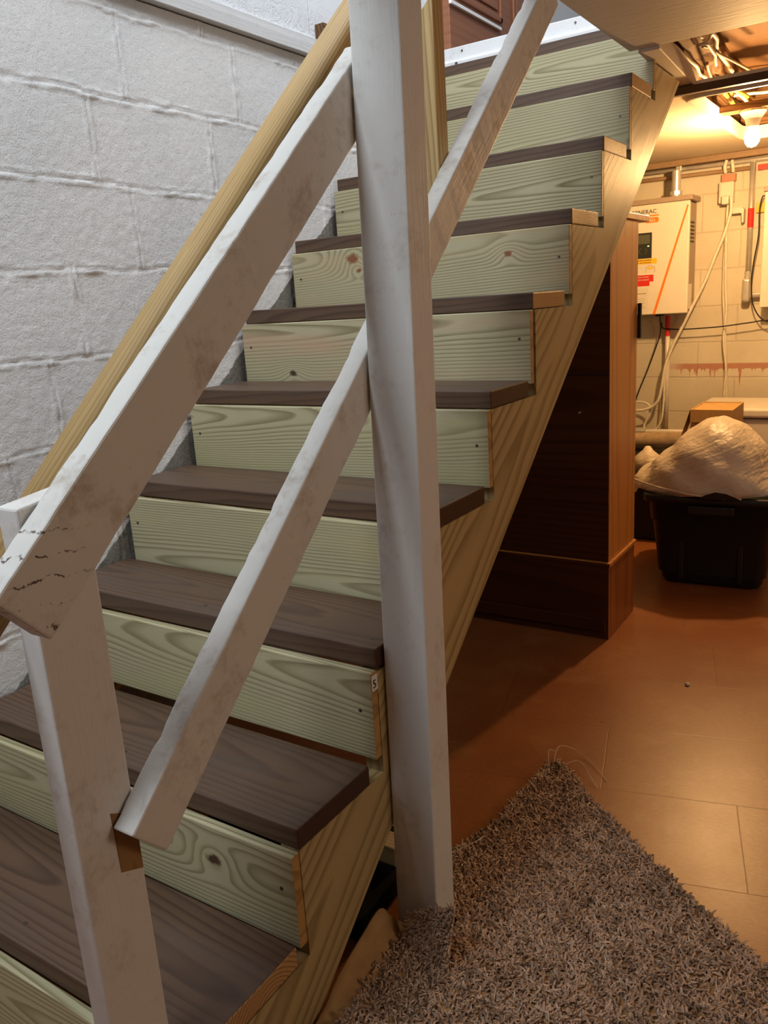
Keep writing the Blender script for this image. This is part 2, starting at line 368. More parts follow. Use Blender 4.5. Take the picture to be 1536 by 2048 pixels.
# rear wall of the basement: cream painted block with a dripped red-brown stain line
g = G('cream_block'); p = g.pos(); x, y, z = g.sep(p)
def line_at(c, w, off, wid):
    wv = g.math('MULTIPLY_ADD', g.math('SUBTRACT', g.noise(p, 14, 3), .5), .012, c)
    d = g.math('ABSOLUTE', g.math('SUBTRACT', g.math('FRACT', g.math('DIVIDE', g.math('ADD', wv, off), w)), .5)); return g.math('SUBTRACT', 1, g.step(d, wid*.3/w, wid/w))
zr = g.math('FLOOR', g.math('DIVIDE', g.math('ADD', z, .14), .2))
hj = line_at(z, .2, .14+.1, .006); vj = line_at(g.math('MULTIPLY_ADD', g.math('MODULO', zr, 2.0), .203, x), .407, .1, .006)
jj = g.math('MAXIMUM', hj, vj)
n = g.noise(p, 5, 5)
base = g.ramp(n, [(.3, (.60, .55, .44)), (.7, (.70, .65, .54))])
base = g.mix(g.math('MULTIPLY', jj, .35), base, (.40, .34, .26))
base = g.mix(g.math('MULTIPLY', g.step(g.noise(p, 40, 4, .7), .62, .70), g.math('MULTIPLY', g.math('SUBTRACT', 1, g.step(z, .55, .95)), .5)), base, (.22, .15, .10))
drip = g.noise(g.comb(g.math('MULTIPLY', x, 38), 0.0, g.math('MULTIPLY', z, 1.2)), 1, 3, .6)
low = g.math('SUBTRACT', .712, g.math('MULTIPLY', g.math('POWER', g.step(drip, .42, .80), 2), .16))
band = g.math('MULTIPLY', g.step(z, g.math('SUBTRACT', low, .004), low), g.math('SUBTRACT', 1, g.step(z, .735, .745)))
band = g.math('MULTIPLY', band, g.math('MULTIPLY', g.step(x, -.50, -.36), g.math('SUBTRACT', 1, g.step(x, .075, .085))))
base = g.mix(g.math('MULTIPLY', band, .75), base, (.42, .12, .07))
g.bump(g.math('SUBTRACT', g.math('MULTIPLY', g.noise(p, 90, 4), .5), jj), .4, .004)
M_cream = g.done(base, .6, .3)
struct('wall_rear', MB().box(-1.1, 3.4, 4.65, 4.85, 0, 2.1), M_cream, 'cream painted block wall at the rear of the basement', 'wall')
M_wallplain = plain('plain_wall_paint', (.58, .54, .48), .7, .3, nz=.03, scale=4)
struct('wall_right', MB().box(3.2, 3.4, -3.1, 4.65, 0, 2.1), M_wallplain, 'plain painted right wall of the basement', 'wall')
struct('wall_front', MB().box(-1.1, 3.4, -3.1, -2.9, 0, 2.1), M_wallplain, 'plain painted wall behind the viewpoint', 'wall')
# ceilings
g = G('painted_plywood'); p = g.pos(); x, y, z = g.sep(p)
pg = g.noise(g.comb(g.math('MULTIPLY', x, 12), g.math('MULTIPLY', y, 60), g.math('MULTIPLY', z, 60)), 1, 4, .6)
cr = g.step(g.noise(g.comb(g.math('MULTIPLY', x, 9), g.math('MULTIPLY', y, 90), 0.0), 1, 3), .66, .72)
g.bump(g.math('SUBTRACT', pg, cr), .3, .003)
M_ply = g.done(g.mix(g.math('MULTIPLY', cr, .5), (.56, .49, .41), (.30, .22, .16)), .6, .3)
struct('ceiling', MB().box(-.045, 3.2, -2.9, 2.385, 1.885, 1.91).box(-1.0, -.045, -2.9, -1.45, 1.885, 1.91), M_ply, 'painted plywood ceiling panel beside the stairwell', 'ceiling', bevel=.002)
struct('trim_3', MB().prism([(-.02, 2.386), (.045, 2.386), (.012, 3.05), (-.053, 3.05)], 1.877, 1.93, 2), M_ply, 'narrow painted board along the top end of the stringer', 'trim', bevel=.003)
struct('upper_floor', MB().box(.02, 3.2, -2.9, 2.36, 1.95, 2.15), M_ply, 'edge of the upper floor beside the stairwell', 'floor')
M_joist = wood('rough_old_timber', (.20, .105, .045), (.075, .036, .016), (0, 1, 0), (0, 0, 1), ring=.012, seed=11, wob=.02, rough=.85, bump=.9, fade=.6)
M_sub = wood('old_subfloor_board', (.20, .105, .045), (.075, .035, .014), (1, 0, 0), (0, 1, 0), ring=.014, seed=12.5, wob=.02, rough=.8, bump=.7, fade=.6)
for i in range(18): struct('ceiling_board', MB().box(-1.1 if i > 3 else .02, 3.2, 2.37+i*.132, 2.37+i*.132+.123, 2.128+.004*(i % 3 == 1)-.003*(i % 2), 2.15), M_sub, 'old wooden floor board seen from below through the open ceiling bay', 'ceiling')
jb = MB()
n = 26
ring = []
for i in range(n+1):
    yy = 2.40+(4.6-2.40)*i/n
    for k in range(10):
        t = 2*math.pi*k/10; rr = 1+random.uniform(-.14, .14)
        ring.append((.018+.04*rr*math.cos(t)-.02*(yy-2.4), yy, 2.055+.068*rr*math.sin(t)))
jb.add(ring, [(i*10+k, i*10+(k+1) % 10, (i+1)*10+(k+1) % 10, (i+1)*10+k) for i in range(n) for k in range(10)]+[tuple(range(10))[::-1], tuple(n*10+k for k in range(10))])
struct('ceiling_joist', jb, M_joist, 'rough dark joist running back above the loose white cables', 'joist')
struct('ceiling_joist_right', MB().box(.50, .55, 2.40, 4.64, 1.96, 2.124), M_joist, 'sawn joist right of the rough joist', 'joist')
struct('ceiling_joist_left', MB().box(-.088, -.046, 3.06, 4.60, 1.90, 2.124), M_joist, 'joist at the left edge of the ceiling opening', 'joist')
struct('ceiling_crosspiece', MB().box(-.04, .50, 4.175, 4.215, 1.872, 2.124), M_sub, 'wooden blocking behind the bulb inside the ceiling opening', 'joist')
# drywall ceiling with a round-cornered opening round the bulb
M_dry = plain('tan_drywall', (.66, .57, .44), .55, .3, nz=.03, scale=5)
def rrect(x0, x1, y0, y1, r, n=6):
    pts = []
    for cx, cy, a0 in ((x1-r, y0+r, -90), (x1-r, y1-r, 0), (x0+r, y1-r, 90), (x0+r, y0+r, 180)):
        for i in range(n+1):
            a = math.radians(a0+90*i/n); pts.append((cx+r*math.cos(a), cy+r*math.sin(a)))
    return pts
hole = rrect(-.02, .52, 2.99, 4.16, .07)
def plate_with_hole(x0, x1, y0, y1, hole, z0, z1):
    bm = bmesh.new()
    ov = [bm.verts.new((a, b, z0)) for a, b in ((x0, y0), (x1, y0), (x1, y1), (x0, y1))]; hv = [bm.verts.new((a, b, z0)) for a, b in hole]
    es = [bm.edges.new((l[i], l[(i+1) % len(l)])) for l in (ov, hv) for i in range(len(l))]
    bmesh.ops.triangle_fill(bm, use_beauty=True, edges=es)
    hp = [Vector((a, b)) for a, b in hole]
    cxm = sum((q.x for q in hp))/len(hp); cym = sum((q.y for q in hp))/len(hp)
    kill = [f for f in bm.faces if all(v in hv for v in f.verts)]
    bmesh.ops.delete(bm, geom=kill, context='FACES_ONLY')
    r = bmesh.ops.extrude_face_region(bm, geom=bm.faces[:])
    for e in r['geom']:
        if isinstance(e, bmesh.types.BMVert): e.co.z = z1
    bm.verts.index_update(); mb = MB(); mb.add([v.co[:] for v in bm.verts], [[v.index for v in f.verts] for f in bm.faces]); bm.free(); return mb
struct('ceiling_rear', plate_with_hole(-1.05, 3.2, 2.955, 4.62, hole, 1.85, 1.868), M_dry, 'tan drywall ceiling at the rear with an opening for the bulb', 'ceiling')
rim = MB(); outer = rrect(-.028, .528, 2.982, 4.168, .078); inner = rrect(-.016, .516, 2.994, 4.156, .066); nn = len(outer)
vs = [(a, b, z) for z in (1.838, 1.895) for l in (outer, inner) for a, b in l]
fs = []
for i in range(nn):
    j = (i+1) % nn
    fs += [(i, j, nn+j, nn+i), (2*nn+i, 3*nn+i, 3*nn+j, 2*nn+j), (i, 2*nn+i, 2*nn+j, j), (nn+i, nn+j, 3*nn+j, 3*nn+i)]
rim.add(vs, fs)
M_rim = plain('white_rim_paint', (.80, .78, .72), .4, .4, nz=.01)
struct('ceiling_opening_rim', rim, M_rim, 'white rounded rim of the ceiling opening around the bulb', 'trim')
M_chan = plain('dark_channel', (.085, .05, .032), .5, .4, nz=.1)
struct('trim_4', MB().box(-.06, 3.2, 2.925, 2.953, 1.846, 1.872), M_chan, 'dark strip at the front edge of the drywall ceiling', 'trim', bevel=.002)
struct('trim_5', MB().box(-1.05, 3.2, 4.575, 4.649, 1.818, 1.849), plain('brown_trim', (.30, .20, .12), .6), 'brown wooden trim where the rear wall meets the ceiling', 'trim', bevel=.003)
# upper hall: closed shell, sill, doorway
M_hall = plain('hall_paint', (.62, .63, .65), .6, .3, nz=.02, scale=3)
struct('wall_hall', MB().box(-1.0, 3.2, 5.2, 5.4, 2.13, 4.4).box(3.2, 3.4, -3, 5.4, 2.15, 4.4).box(-1, 3.2, -3.1, -2.95, 1.95, 4.4), M_hall, 'pale grey walls of the hall at the top of the stairs', 'wall')
struct('ceiling_hall', MB().box(-1.0, 3.4, -3, 5.4, 4.4, 4.5), M_hall, 'white ceiling of the hall at the top of the stairs', 'ceiling')
struct('floor_hall', MB().box(-.92, 3.2, 2.80, 5.4, 2.09, 2.126), M_sub, 'floor of the hall beyond the sill', 'floor')

# ------------------------------------------------------------------ STAIRCASE
H, Gn, W, T, HR, RT = .2, .25137, .8992, .0388, .1715, .020
SD = .375
st_root = thing('staircase', (-.45, 1.4, 0), 'new pine staircase with brown stained treads and pale green tinted risers', 'staircase')
nose = {k: (k*Gn, k*H) for k in range(1, 12)}
nose[3] = (3*Gn, .606); nose[2] = (2*Gn, .398); nose[6] = (6*Gn-.010, 1.2)
# stringer
poly = [(Gn, 0.0), (Gn, H-T-.001)]
for k in range(2, 11): poly += [(k*Gn, (k-1)*H-T-.001), (k*Gn, min(k*H-T, 1.866)-.001)] if k < 10 else [(k*Gn, 9*H-T-.001), (k*Gn, 1.866)]
ze = 1.866; ye = (ze+.3754)/.7956
poly += [(ye, ze), (.3754/.7956, 0.0)]
def stringer(x0, x1):
    mb = MB(); n = len(poly)
    bm = bmesh.new(); a = [bm.verts.new((x1, p[0], p[1])) for p in poly]
    f = bm.faces.new(a); r = bmesh.ops.extrude_face_region(bm, geom=[f])
    for e in r['geom']:
        if isinstance(e, bmesh.types.BMVert): e.co.x = x0
    bm.faces.ensure_lookup_table(); bmesh.ops.triangulate(bm, faces=[q for q in bm.faces if len(q.verts) > 4])
    bm.verts.index_update(); mb.add([v.co[:] for v in bm.verts], [[v.index for v in q.verts] for q in bm.faces]); bm.free(); return mb
obj('stringer', stringer(-.038, 0), M_stringer, st_root)['label'] = 'sawtooth pine stringer on the open right side'
obj('stringer', stringer(-W+.004, -W+.042), M_stringer, st_root)['label'] = 'sawtooth pine stringer against the block wall'
# risers
rk = {2: [(.27, .02, .017)], 6: [(-.27, -.055, .013), (.12, -.045, .010)], 7: [(-.22, .055, .022), (-.20, .02, .010), (.28, .028, .012)], 8: [(-.28, -.06, .016)], 10: [(-.02, .05, .012), (-.05, .0, .010)], 9: [(.0, .0, .006)], 4: [(.02, .0, .004)]}
warm = {6: ((.48, .315, .20), .8), 7: ((.52, .37, .20), .6), 4: ((.46, .38, .17), .5)}
for k in range(1, 11):
    y, z = nose[k]; zt = z-T-.0006; zb = zt-HR if k > 1 else .004
    m = wood('riser_pine', PINE_E, PINE_L, (1, 0, 0), (0, 0, 1), ring=random.uniform(.0055, .0085), ya=random.uniform(.02, .07), za=random.uniform(-.07, .07),
             tilt=(random.uniform(.01, .05)*random.choice((-1, 1)), random.uniform(-.02, .02)), seed=k*3.3, knots=rk.get(k, ()), tint=warm.get(k, ((.42, .40, .19), .35)), wob=random.uniform(.003, .006), fade=.52, knot_col=(.23, .09, .04) if k == 7 else (.07, .035, .02))
    mb = MB().box(-W, 0, y-RT, y-.0006, zb, zt, [0, 0, 0, 0, 1, 1])
    r = obj('riser', mb, [m, M_endgrain], st_root, bevel=.0025)
    if k == 2: r['label'] = 'riser board with a dark knot near its right end'
    if k == 7: r['label'] = 'riser board with a reddish knot streak near the middle'
    for xx in (-.028, -W+.03): obj('screw', MB().lathe([(.0035, -.0012), (.0035, .0004)], (xx, y-RT, zb+HR*(.55 if k % 2 else .62)), 1, 8), M_screw, r)
    if k in (3, 4):
        tg = obj('tag', MB().box(.0003, .0009, y-RT+.001, y-.001, zt-.036, zt-.006), M_plastic_white, r); tg['label'] = 'small white lumber tag stapled on the board end'
        if k == 3: text('tag_mark', '5', .022, (.001, y-RT+.003, zt-.030), M_ink, r, (0, 1, 0), (0, 0, 1))
# treads
TD = .207
for k in range(1, 11):
    y, z = nose[k]; td = TD if k > 1 else .222
    m = tread_mat(k*2.7); end = M_endgrain_tread if k in (1, 6, 7, 8, 9) else M_dark_end
    mb = MB().box(-W+.001, -.0005, y, y+td, z-T, z, [0, 0, 0, 0, 1, 1])
    t = obj('tread', mb, [m, end], st_root, bevel=.003)
    if k in (2, 3, 1):
        for xx in (-.03, -.45): obj('screw', MB().lathe([(.0045, -.001), (.0045, .0003)], (xx, y+.035, z), 2, 10), M_screw, t)
    if k == 6 or k == 1: t['label'] = 'stained tread with a raw cut end'
obj('back_cleat', MB().box(-.24, -.062, .862, .910, .0555, .10), M_pine_plain, st_root, bevel=.002)['label'] = 'short pine block beneath the stringer'
# sill at the top
sill = thing('door_sill', (-.45, 2.79, 2.05), 'white painted door sill at the top of the stairs', 'sill')
obj('sill_nosing', MB().prism([(2.742, 2.050), (2.752, 2.044), (2.80, 2.044), (2.80, 2.082), (2.752, 2.082), (2.742, 2.074)], -.885, .03, 0), M_trimwhite, sill, bevel=.003)
obj('sill_plate', MB().box(-.885, .03, 2.764, 2.802, 2.0825, 2.13), M_trimwhite, sill, bevel=.003)
for xx, yy, zz, rr in ((-.80, 2.764, 2.112, .004), (-.35, 2.764, 2.112, .004), (-.815, 2.742, 2.066, .006)): obj('nail', MB().lathe([(rr, -.002), (rr, .0005)], (xx, yy, zz), 1, 8), M_screw, sill)
struct('trim_6', MB().box(-W, -.05, 2.722, 2.80, 1.96, 2.043), M_gap, 'dark header under the door sill', 'trim')

# ------------------------------------------------------------------ RAILING
post = thing('support_post', (.048, .82, 0), 'tall white square post standing on the floor beside the stairs', 'post')
mb = MB(); zc = 1.884
def ypost(z): return .762+.022*z
mb.add([(x, ypost(z)+d, z) for z in (0, zc) for (x, d) in ((.003, 0), (.092, 0), (.092, .068), (.003, .068))], [(3, 2, 1, 0), (4, 5, 6, 7), (0, 1, 5, 4), (1, 2, 6, 5), (2, 3, 7, 6), (3, 0, 4, 7)])
obj('shaft', mb, M_white_post, post, bevel=.003)

rail = thing('stair_railing', (-.06, .2, 0), 'old white painted stair guard of two sloping boards on a short post', 'railing')
mb = MB().add([(x, y, z) for z in (0, 1) for (x, y) in ((-.078, .155), (-.0405, .155), (-.0405, .243), (-.078, .243))], [(3, 2, 1, 0), (4, 5, 6, 7), (0, 1, 5, 4), (1, 2, 6, 5), (2, 3, 7, 6), (3, 0, 4, 7)])
mb.v = [(x, y, z if z == 0 else (1.008 if y < .2 else 1.018)) for x, y, z in mb.v]
npost = obj('newel_post', mb, M_white_newel, rail, bevel=.003)
pt = MB().prism([(.206, .600), (.2415, .580), (.2415, .497), (.208, .512)], -.0404, -.0399, 0)
obj('bare_patch', pt, M_raw_patch, npost)['label'] = 'unpainted brown patch below the end of the lower board'
def sloped(x0, x1, p_top, slope, perp, y_end, end_perp=True):
    L = math.sqrt(1+slope*slope); u = Vector((0, 1/L, slope/L)); n = Vector((0, slope/L, -1/L))
    a = Vector((0, *p_top)); b = a+u*((y_end-p_top[0])*L)
    q = [a, b, b+n*perp, a+n*perp]
    return MB().prism([(v.y, v.z) for v in q], x0, x1, 0)
def rough_board(x0, x1, p_top, slope, perp, y_end, jit, seed, n=70):
    L = math.sqrt(1+slope*slope); u = Vector((0, 1/L, slope/L)); nn = Vector((0, slope/L, -1/L)); rs_ = random.Random(seed)
    a = Vector((0, *p_top)); LL = (y_end-p_top[0])*L; mb = MB(); st_ = [0.0]*4
    for i in range(n+1):
        o = a+u*(LL*i/n); q = []
        for k, (xx, dd) in enumerate(((x1, 0), (x0, 0), (x0, perp), (x1, perp))):
            st_[k] = .72*st_[k]+rs_.uniform(-1, 1)*jit[k]
            if rs_.random() < .04: st_[k] += jit[k]*2.5*abs(rs_.uniform(0, 1))
            c = abs(st_[k]); sx = 1 if xx == x0 else -1
            q.append(tuple(o+nn*(dd+(c if dd == 0 else -c)*.9)+Vector((xx+sx*c*.8, 0, 0))))
        mb.v += q
    for i in range(n):
        for k in range(4): mb.f.append([i*4+k, i*4+(k+1) % 4, (i+1)*4+(k+1) % 4, (i+1)*4+k]); mb.mi.append(0)
    mb.f += [[0, 1, 2, 3], [n*4+3, n*4+2, n*4+1, n*4]]; mb.mi += [0, 0]
    return mb
obj('top_rail', rough_board(-.038, 0, (.088, .931), .878, .0855, .842, (.0012, .0006, .0003, .0006), 3), M_white_rail, rail, bevel=.003, seg=2)['label'] = 'upper white board'
obj('mid_rail', rough_board(-.0385, 0, (.203, .582), .918, .0735, 1.63, (.0006, .0014, .0003, .0006), 5, 110), M_white_mid, rail, bevel=.003, seg=2)['label'] = 'lower white board, chipped along its top edge'

hr = thing('handrail', (-.11, .3, .9), 'new rounded pine handrail fixed along the inside of the white guard', 'handrail')
def hrail(cx, y0, y1, off, hw, hh):
    L = math.sqrt(1+.932**2); u = Vector((0, 1/L, .932/L)); n = Vector((0, -.932/L, 1/L)); mb = MB(); sec = []
    for i in range(24):
        t = 2*math.pi*i/24; c, s_ = math.cos(t), math.sin(t)
        sec.append((hw*math.copysign(abs(c)**.75, c), hh*math.copysign(abs(s_)**.75, s_)))
    for yy in (y0, y1):
        o = Vector((cx, yy, 1.161+.932*(yy-.385)+off))
        for a, b in sec: mb.v.append(tuple(o+Vector((a, 0, 0))+n*b))
    for k in range(24): mb.f.append([k, (k+1) % 24, 24+(k+1) % 24, 24+k]); mb.mi.append(0)
    mb.f += [list(range(24))[::-1], [24+k for k in range(24)]]; mb.mi += [0, 0]
    return mb
obj('rail', hrail(-.112, -.10, 1.55, -.041, .030, .030), M_handrail, hr, smooth=False, bevel=0)
for o in hr.children:
    o.data.polygons.foreach_set('use_smooth', [len(p.vertices) == 4 for p in o.data.polygons])
obj('support', MB().prism([(-.126, 1.36), (-.0385, 1.36), (-.0385, 1.742), (-.078, 1.702), (-.126, 1.655)], 1.137, 1.180, 1), M_pine_post, hr, bevel=.002)['label'] = 'upright pine support with a mitred top'

# ------------------------------------------------------------------ door in the hall
g_door = wood('brown_door', (.30, .12, .06), (.17, .06, .03), (0, 1, 0), (0, 0, 1), ring=.03, seed=14, rough=.35, fade=.12, bump=.05)
door = thing('panel_door', (-.87, 3.3, 2.135), 'reddish brown panel door standing open at the top of the stairs', 'door')
dx = -.868
obj('slab', MB().box(dx-.035, dx, 2.804, 3.85, 2.135, 4.15), g_door, door, bevel=.002)
def mould(ya, yb, za, zb):
    mb = MB()
    for (a, b, c, d) in ((ya, yb, za, za+.02), (ya, yb, zb-.02, zb), (ya, ya+.02, za, zb), (yb-.02, yb, za, zb)): mb.box(dx, dx+.010, a, b, c, d)
    return mb
M_lit = plain('lit_moulding', (.80, .80, .80), .35, .5, nz=.01)  # pale colour stands for light catching the moulding edge of the brown door
pn = obj('panel', MB().box(dx, dx+.006, 2.90, 3.24, 2.37, 2.95), g_door, door, bevel=.005); pn['label'] = 'raised panel near the hinge'
obj('moulding', mould(2.86, 3.28, 2.33, 2.99), g_door, door, bevel=.003)
obj('moulding_edge', MB().box(dx+.0005, dx+.012, 2.80, 3.26, 2.297, 2.309), M_lit, door)['label'] = 'strip painted pale as the lit lower edge of the panel moulding'
obj('panel', MB().box(dx, dx+.006, 3.44, 3.74, 2.37, 2.95), g_door, door, bevel=.005)
obj('moulding', mould(3.40, 3.78, 2.33, 2.99), g_door, door, bevel=.003)
blk = tag(obj('wood_block', MB().box(-.912, -.878, 1.972, 2.03, 2.013, 2.055), M_joist, bevel=.002), 'small dark wooden block on the ledge behind the handrail', 'block')

# ------------------------------------------------------------------ CARPET
def in_poly(px, py, poly):
    r = np.zeros(px.shape, bool); n = len(poly)
    for i in range(n):
        x1, y1 = poly[i]; x2, y2 = poly[(i+1) % n]
        c = ((y1 > py) != (y2 > py)) & (px < (x2-x1)*(py-y1)/(y2-y1+1e-12)+x1); r ^= c
    return r
carpet = [(.044, .30), (.046, .49), (.046, .55), (.038, .63), (.036, .70), (.062, .748), (.100, .752), (.100, .845), (.012, .845), (-.010, .90), (-.012, 1.02), (.026, 1.14), (.032, 1.30), (.044, 1.418), (.060, 1.455), (.085, 1.452), (.160, 1.372), (.358, 1.203), (.631, .998), (.95, .76), (1.25, .50), (1.25, .05), (.044, .05)]
def lift(x, y):
    return (.034*np.exp(-((x-.015)/.06)**2)+.012*np.exp(-((x-.12)/.12)**2))/(1+np.exp((y-.80)/.035))/(1+np.exp((.38-y)/.05))
cg = G('carpet_backing'); M_cback = cg.done(cg.ramp(cg.noise(cg.obj(), 25, 4), [(.3, (.34, .20, .085)), (.7, (.48, .30, .13))]), .85, .1)
rug = thing('carpet_remnant', (.5, .7, 0), 'grey brown shag carpet piece cut to a point beside the white post', 'carpet')
gx, gy = np.meshgrid(np.arange(-.03, 1.26, .01), np.arange(.05, 1.47, .01), indexing='ij')
inn = in_poly(gx+.005, gy+.005, carpet); mb = MB(); ids = {}
def vid(i, j):
    if (i, j) not in ids:
        a, b = float(gx[0, 0]+i*.01), float(gy[0, 0]+j*.01); ids[(i, j)] = len(mb.v); mb.v.append((a, b, .006+float(lift(np.array(a), np.array(b)))))
    return ids[(i, j)]
for i, j in zip(*np.nonzero(inn)):
    mb.f.append([vid(i, j), vid(i+1, j), vid(i+1, j+1), vid(i, j+1)]); mb.mi.append(0)
o = obj('backing', mb, M_cback, rug); md = o.modifiers.new('solid', 'SOLIDIFY'); md.thickness = .004; md.offset = -1
# turned-up edge along the stringer and the flap standing against the post
top = smooth_path([(.007, .30, .012), (.007, .49, .032), (.007, .562, .070), (.007, .64, .094), (.006, .700, .104), (.011, .725, .072), (.018, .746, .046), (.050, .747, .046)], 4)
bot = smooth_path([(.052, .30, .012), (.054, .49, .030), (.054, .55, .040), (.046, .63, .046), (.042, .690, .046), (.045, .706, .046), (.055, .722, .044), (.075, .730, .044)], 4)
fl = MB(); nt = 5
for a, b in zip(top, bot):
    for k in range(nt):
        t = k/(nt-1); q = a.lerp(b, t); fl.v.append((q.x-.004*math.sin(t*math.pi), q.y, q.z-.012*math.sin(t*math.pi)))
for i in range(len(top)-1):
    for k in range(nt-1): fl.f.append([i*nt+k, i*nt+k+1, (i+1)*nt+k+1, (i+1)*nt+k]); fl.mi.append(0)
o = obj('turned_edge', fl, M_cback, rug, smooth=True); o['label'] = 'tan underside of the carpet edge turned up along the stringer'
md = o.modifiers.new('solid', 'SOLIDIFY'); md.thickness = .004; md.offset = 0
fb = MB().add([(.056, .712, .01), (.052, .734, .05), (.052, .748, .076), (.142, .700, .02), (.142, .731, .10), (.142, .748, .130)],
              [(0, 3, 4, 1), (1, 4, 5, 2), (0, 1, 2), (3, 5, 4), (0, 2, 5, 3)])
obj('flap', fb, M_cback, rug)['label'] = 'carpet flap folded up against the foot of the post'
# pile: every tuft a little bent wedge
g = G('carpet_pile'); at = g.n.new('ShaderNodeAttribute'); at.attribute_name = 'tuft'
M_pile = g.done(g.ramp(at.outputs['Fac'], [(0, (.16, .102, .070)), (.45, (.46, .315, .22)), (1, (.76, .57, .43))]), .9, .1)
rs = np.random.RandomState(3); N = 62000
px = rs.uniform(-.02, 1.0, N); py = rs.uniform(.12, 1.47, N); ok = in_poly(px, py, carpet); px, py = px[ok], py[ok]
pz = .006+lift(px, py); nx = np.zeros_like(px); ny = np.zeros_like(px); nz = np.ones_like(px)
# tufts on the flap
M2 = 1500; a = rs.rand(M2); b = rs.rand(M2)
fx = .046+.098*a; topz = .076+.058*a; fy = .704+.040*b; fz = .015+(topz-.015)*b
px = np.concatenate([px, fx]); py = np.concatenate([py, fy-.001]); pz = np.concatenate([pz, fz]); nx = np.concatenate([nx, np.zeros(M2)]); ny = np.concatenate([ny, -.9*np.ones(M2)]); nz = np.concatenate([nz, .45*np.ones(M2)])
N = len(px); ang = rs.uniform(0, 2*np.pi, N)+vnoise(px*25+7, py*25+7, 33)*6; lean = rs.uniform(.25, 1.15, N); ln = rs.uniform(.010, .019, N); wd = rs.uniform(.0022, .0038, N)
base = np.stack([px, py, pz], -1); nrm = np.stack([nx, ny, nz], -1); nrm /= np.linalg.norm(nrm, axis=1, keepdims=True)
t1 = np.cross(nrm, np.array([.3, .2, .93])+0*nrm); t1 += np.array([1e-3, 0, 0]); t1 /= np.linalg.norm(t1, axis=1, keepdims=True); t2 = np.cross(nrm, t1)
dirn = t1*np.cos(ang)[:, None]+t2*np.sin(ang)[:, None]; sid = np.cross(nrm, dirn)
mid = base+nrm*(ln*.55)[:, None]+dirn*(ln*.25*lean)[:, None]
tip = base+nrm*(ln*(.95-.35*lean*.6))[:, None]+dirn*(ln*.8*lean)[:, None]
W_ = wd[:, None]
ringv = []
for c, k in ((base, .8), (mid, 1.0), (tip, .55)):
    ringv += [c+sid*W_*k, c-sid*W_*.5*k+dirn*W_*.85*k, c-sid*W_*.5*k-dirn*W_*.85*k]
V = np.stack(ringv, 1).reshape(-1, 3)
fq = []
for l in (0, 3):
    for k in range(3): fq.append((l+k, l+(k+1) % 3, l+3+(k+1) % 3, l+3+k))
fq = np.array(fq); F4 = (np.arange(N)[:, None, None]*9+fq[None]).reshape(-1, 4); F3 = np.arange(N)[:, None]*9+np.array([6, 7, 8])[None]
me = bpy.data.meshes.new('pile'); me.vertices.add(len(V)); me.vertices.foreach_set('co', (V-np.array([.5, .7, 0])).ravel())
LI = np.concatenate([F4.ravel(), F3.ravel()]); me.loops.add(len(LI)); me.loops.foreach_set('vertex_index', LI)
nq, nt = len(F4), len(F3); me.polygons.add(nq+nt)
me.polygons.foreach_set('loop_start', np.concatenate([np.arange(nq)*4, nq*4+np.arange(nt)*3])); me.polygons.foreach_set('loop_total', np.concatenate([np.full(nq, 4), np.full(nt, 3)]))
me.update(); att = me.attributes.new('tuft', 'FLOAT', 'POINT')
tv = np.clip(.5+rs.normal(0, .2, N)+vnoise(px*60, py*60, 41)*.5+vnoise(px*9, py*9, 42)*.25, 0, 1); att.data.foreach_set('value', np.repeat(tv, 9))
me.materials.append(M_pile)
po = bpy.data.objects.new('pile', me); C.objects.link(po); po.parent = rug; po['kind'] = 'stuff'; po['label'] = 'grey brown shaggy pile'

for pts in ([(.060, 1.44, .018), (.052, 1.50, .030), (.085, 1.53, .012), (.14, 1.50, .006), (.20, 1.44, .004)], [(.05, 1.43, .02), (.035, 1.47, .03), (.04, 1.50, .012)], [(.09, 1.44, .02), (.12, 1.47, .02), (.17, 1.42, .008), (.19, 1.40, .003)], [(-.005, 1.0, .02), (.03, 1.03, .035), (.04, 1.07, .03)], [(.02, .92, .02), (.05, .93, .035), (.07, .91, .02)]):
    obj('loose_thread', MB().tube(smooth_path(pts, 5), .0007, 5), M_romex_w, rug)
# ------------------------------------------------------------------ CABINET under the stairs
M_cab = wood('orange_cabinet_wood', (.62, .27, .060), (.40, .16, .034), (0, 0, 1), (0, 1, 0), ring=.02, ya=.10, seed=16, rough=.42, fade=.35, tilt=(.01, .01), bump=.08)
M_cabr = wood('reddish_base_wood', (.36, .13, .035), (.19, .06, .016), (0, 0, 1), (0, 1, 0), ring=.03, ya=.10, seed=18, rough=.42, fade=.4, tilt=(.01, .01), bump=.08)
M_cab_shade = wood('shaded_cabinet_wood', (.085, .027, .009), (.045, .013, .005), (1, 0, 0), (0, 0, 1), ring=.02, ya=.1, seed=17, rough=.45, fade=.4, bump=.08)  # cabinet wood coloured dark for the shade on its front
cab = thing('wooden_cabinet', (-.4, 2.44, 0), 'tall orange brown wooden cabinet tucked under the staircase', 'cabinet')
obj('body', MB().box(-.72, -.071, 2.296, 2.60, .282, 1.412, [0, 0, 1, 1, 0, 0]), [M_cab, M_cab_shade], cab, bevel=.002)
obj('base_unit', MB().box(-.72, -.066, 2.284, 2.585, 0, .268, [0, 0, 1, 1, 0, 0]), [M_cabr, M_cab_shade], cab, bevel=.002)
obj('base_edge', MB().box(-.72, -.062, 2.280, 2.60, .268, .282, [0, 0, 1, 1, 0, 0]), [M_cab, M_cab_shade], cab, bevel=.002)
obj('top_board', MB().box(-.73, -.066, 2.33, 2.715, 1.413, 1.434), M_cab, cab, bevel=.002)
obj('back_seam', MB().box(-.71, -.0715, 2.2905, 2.2958, .926, .930), M_gap, cab)
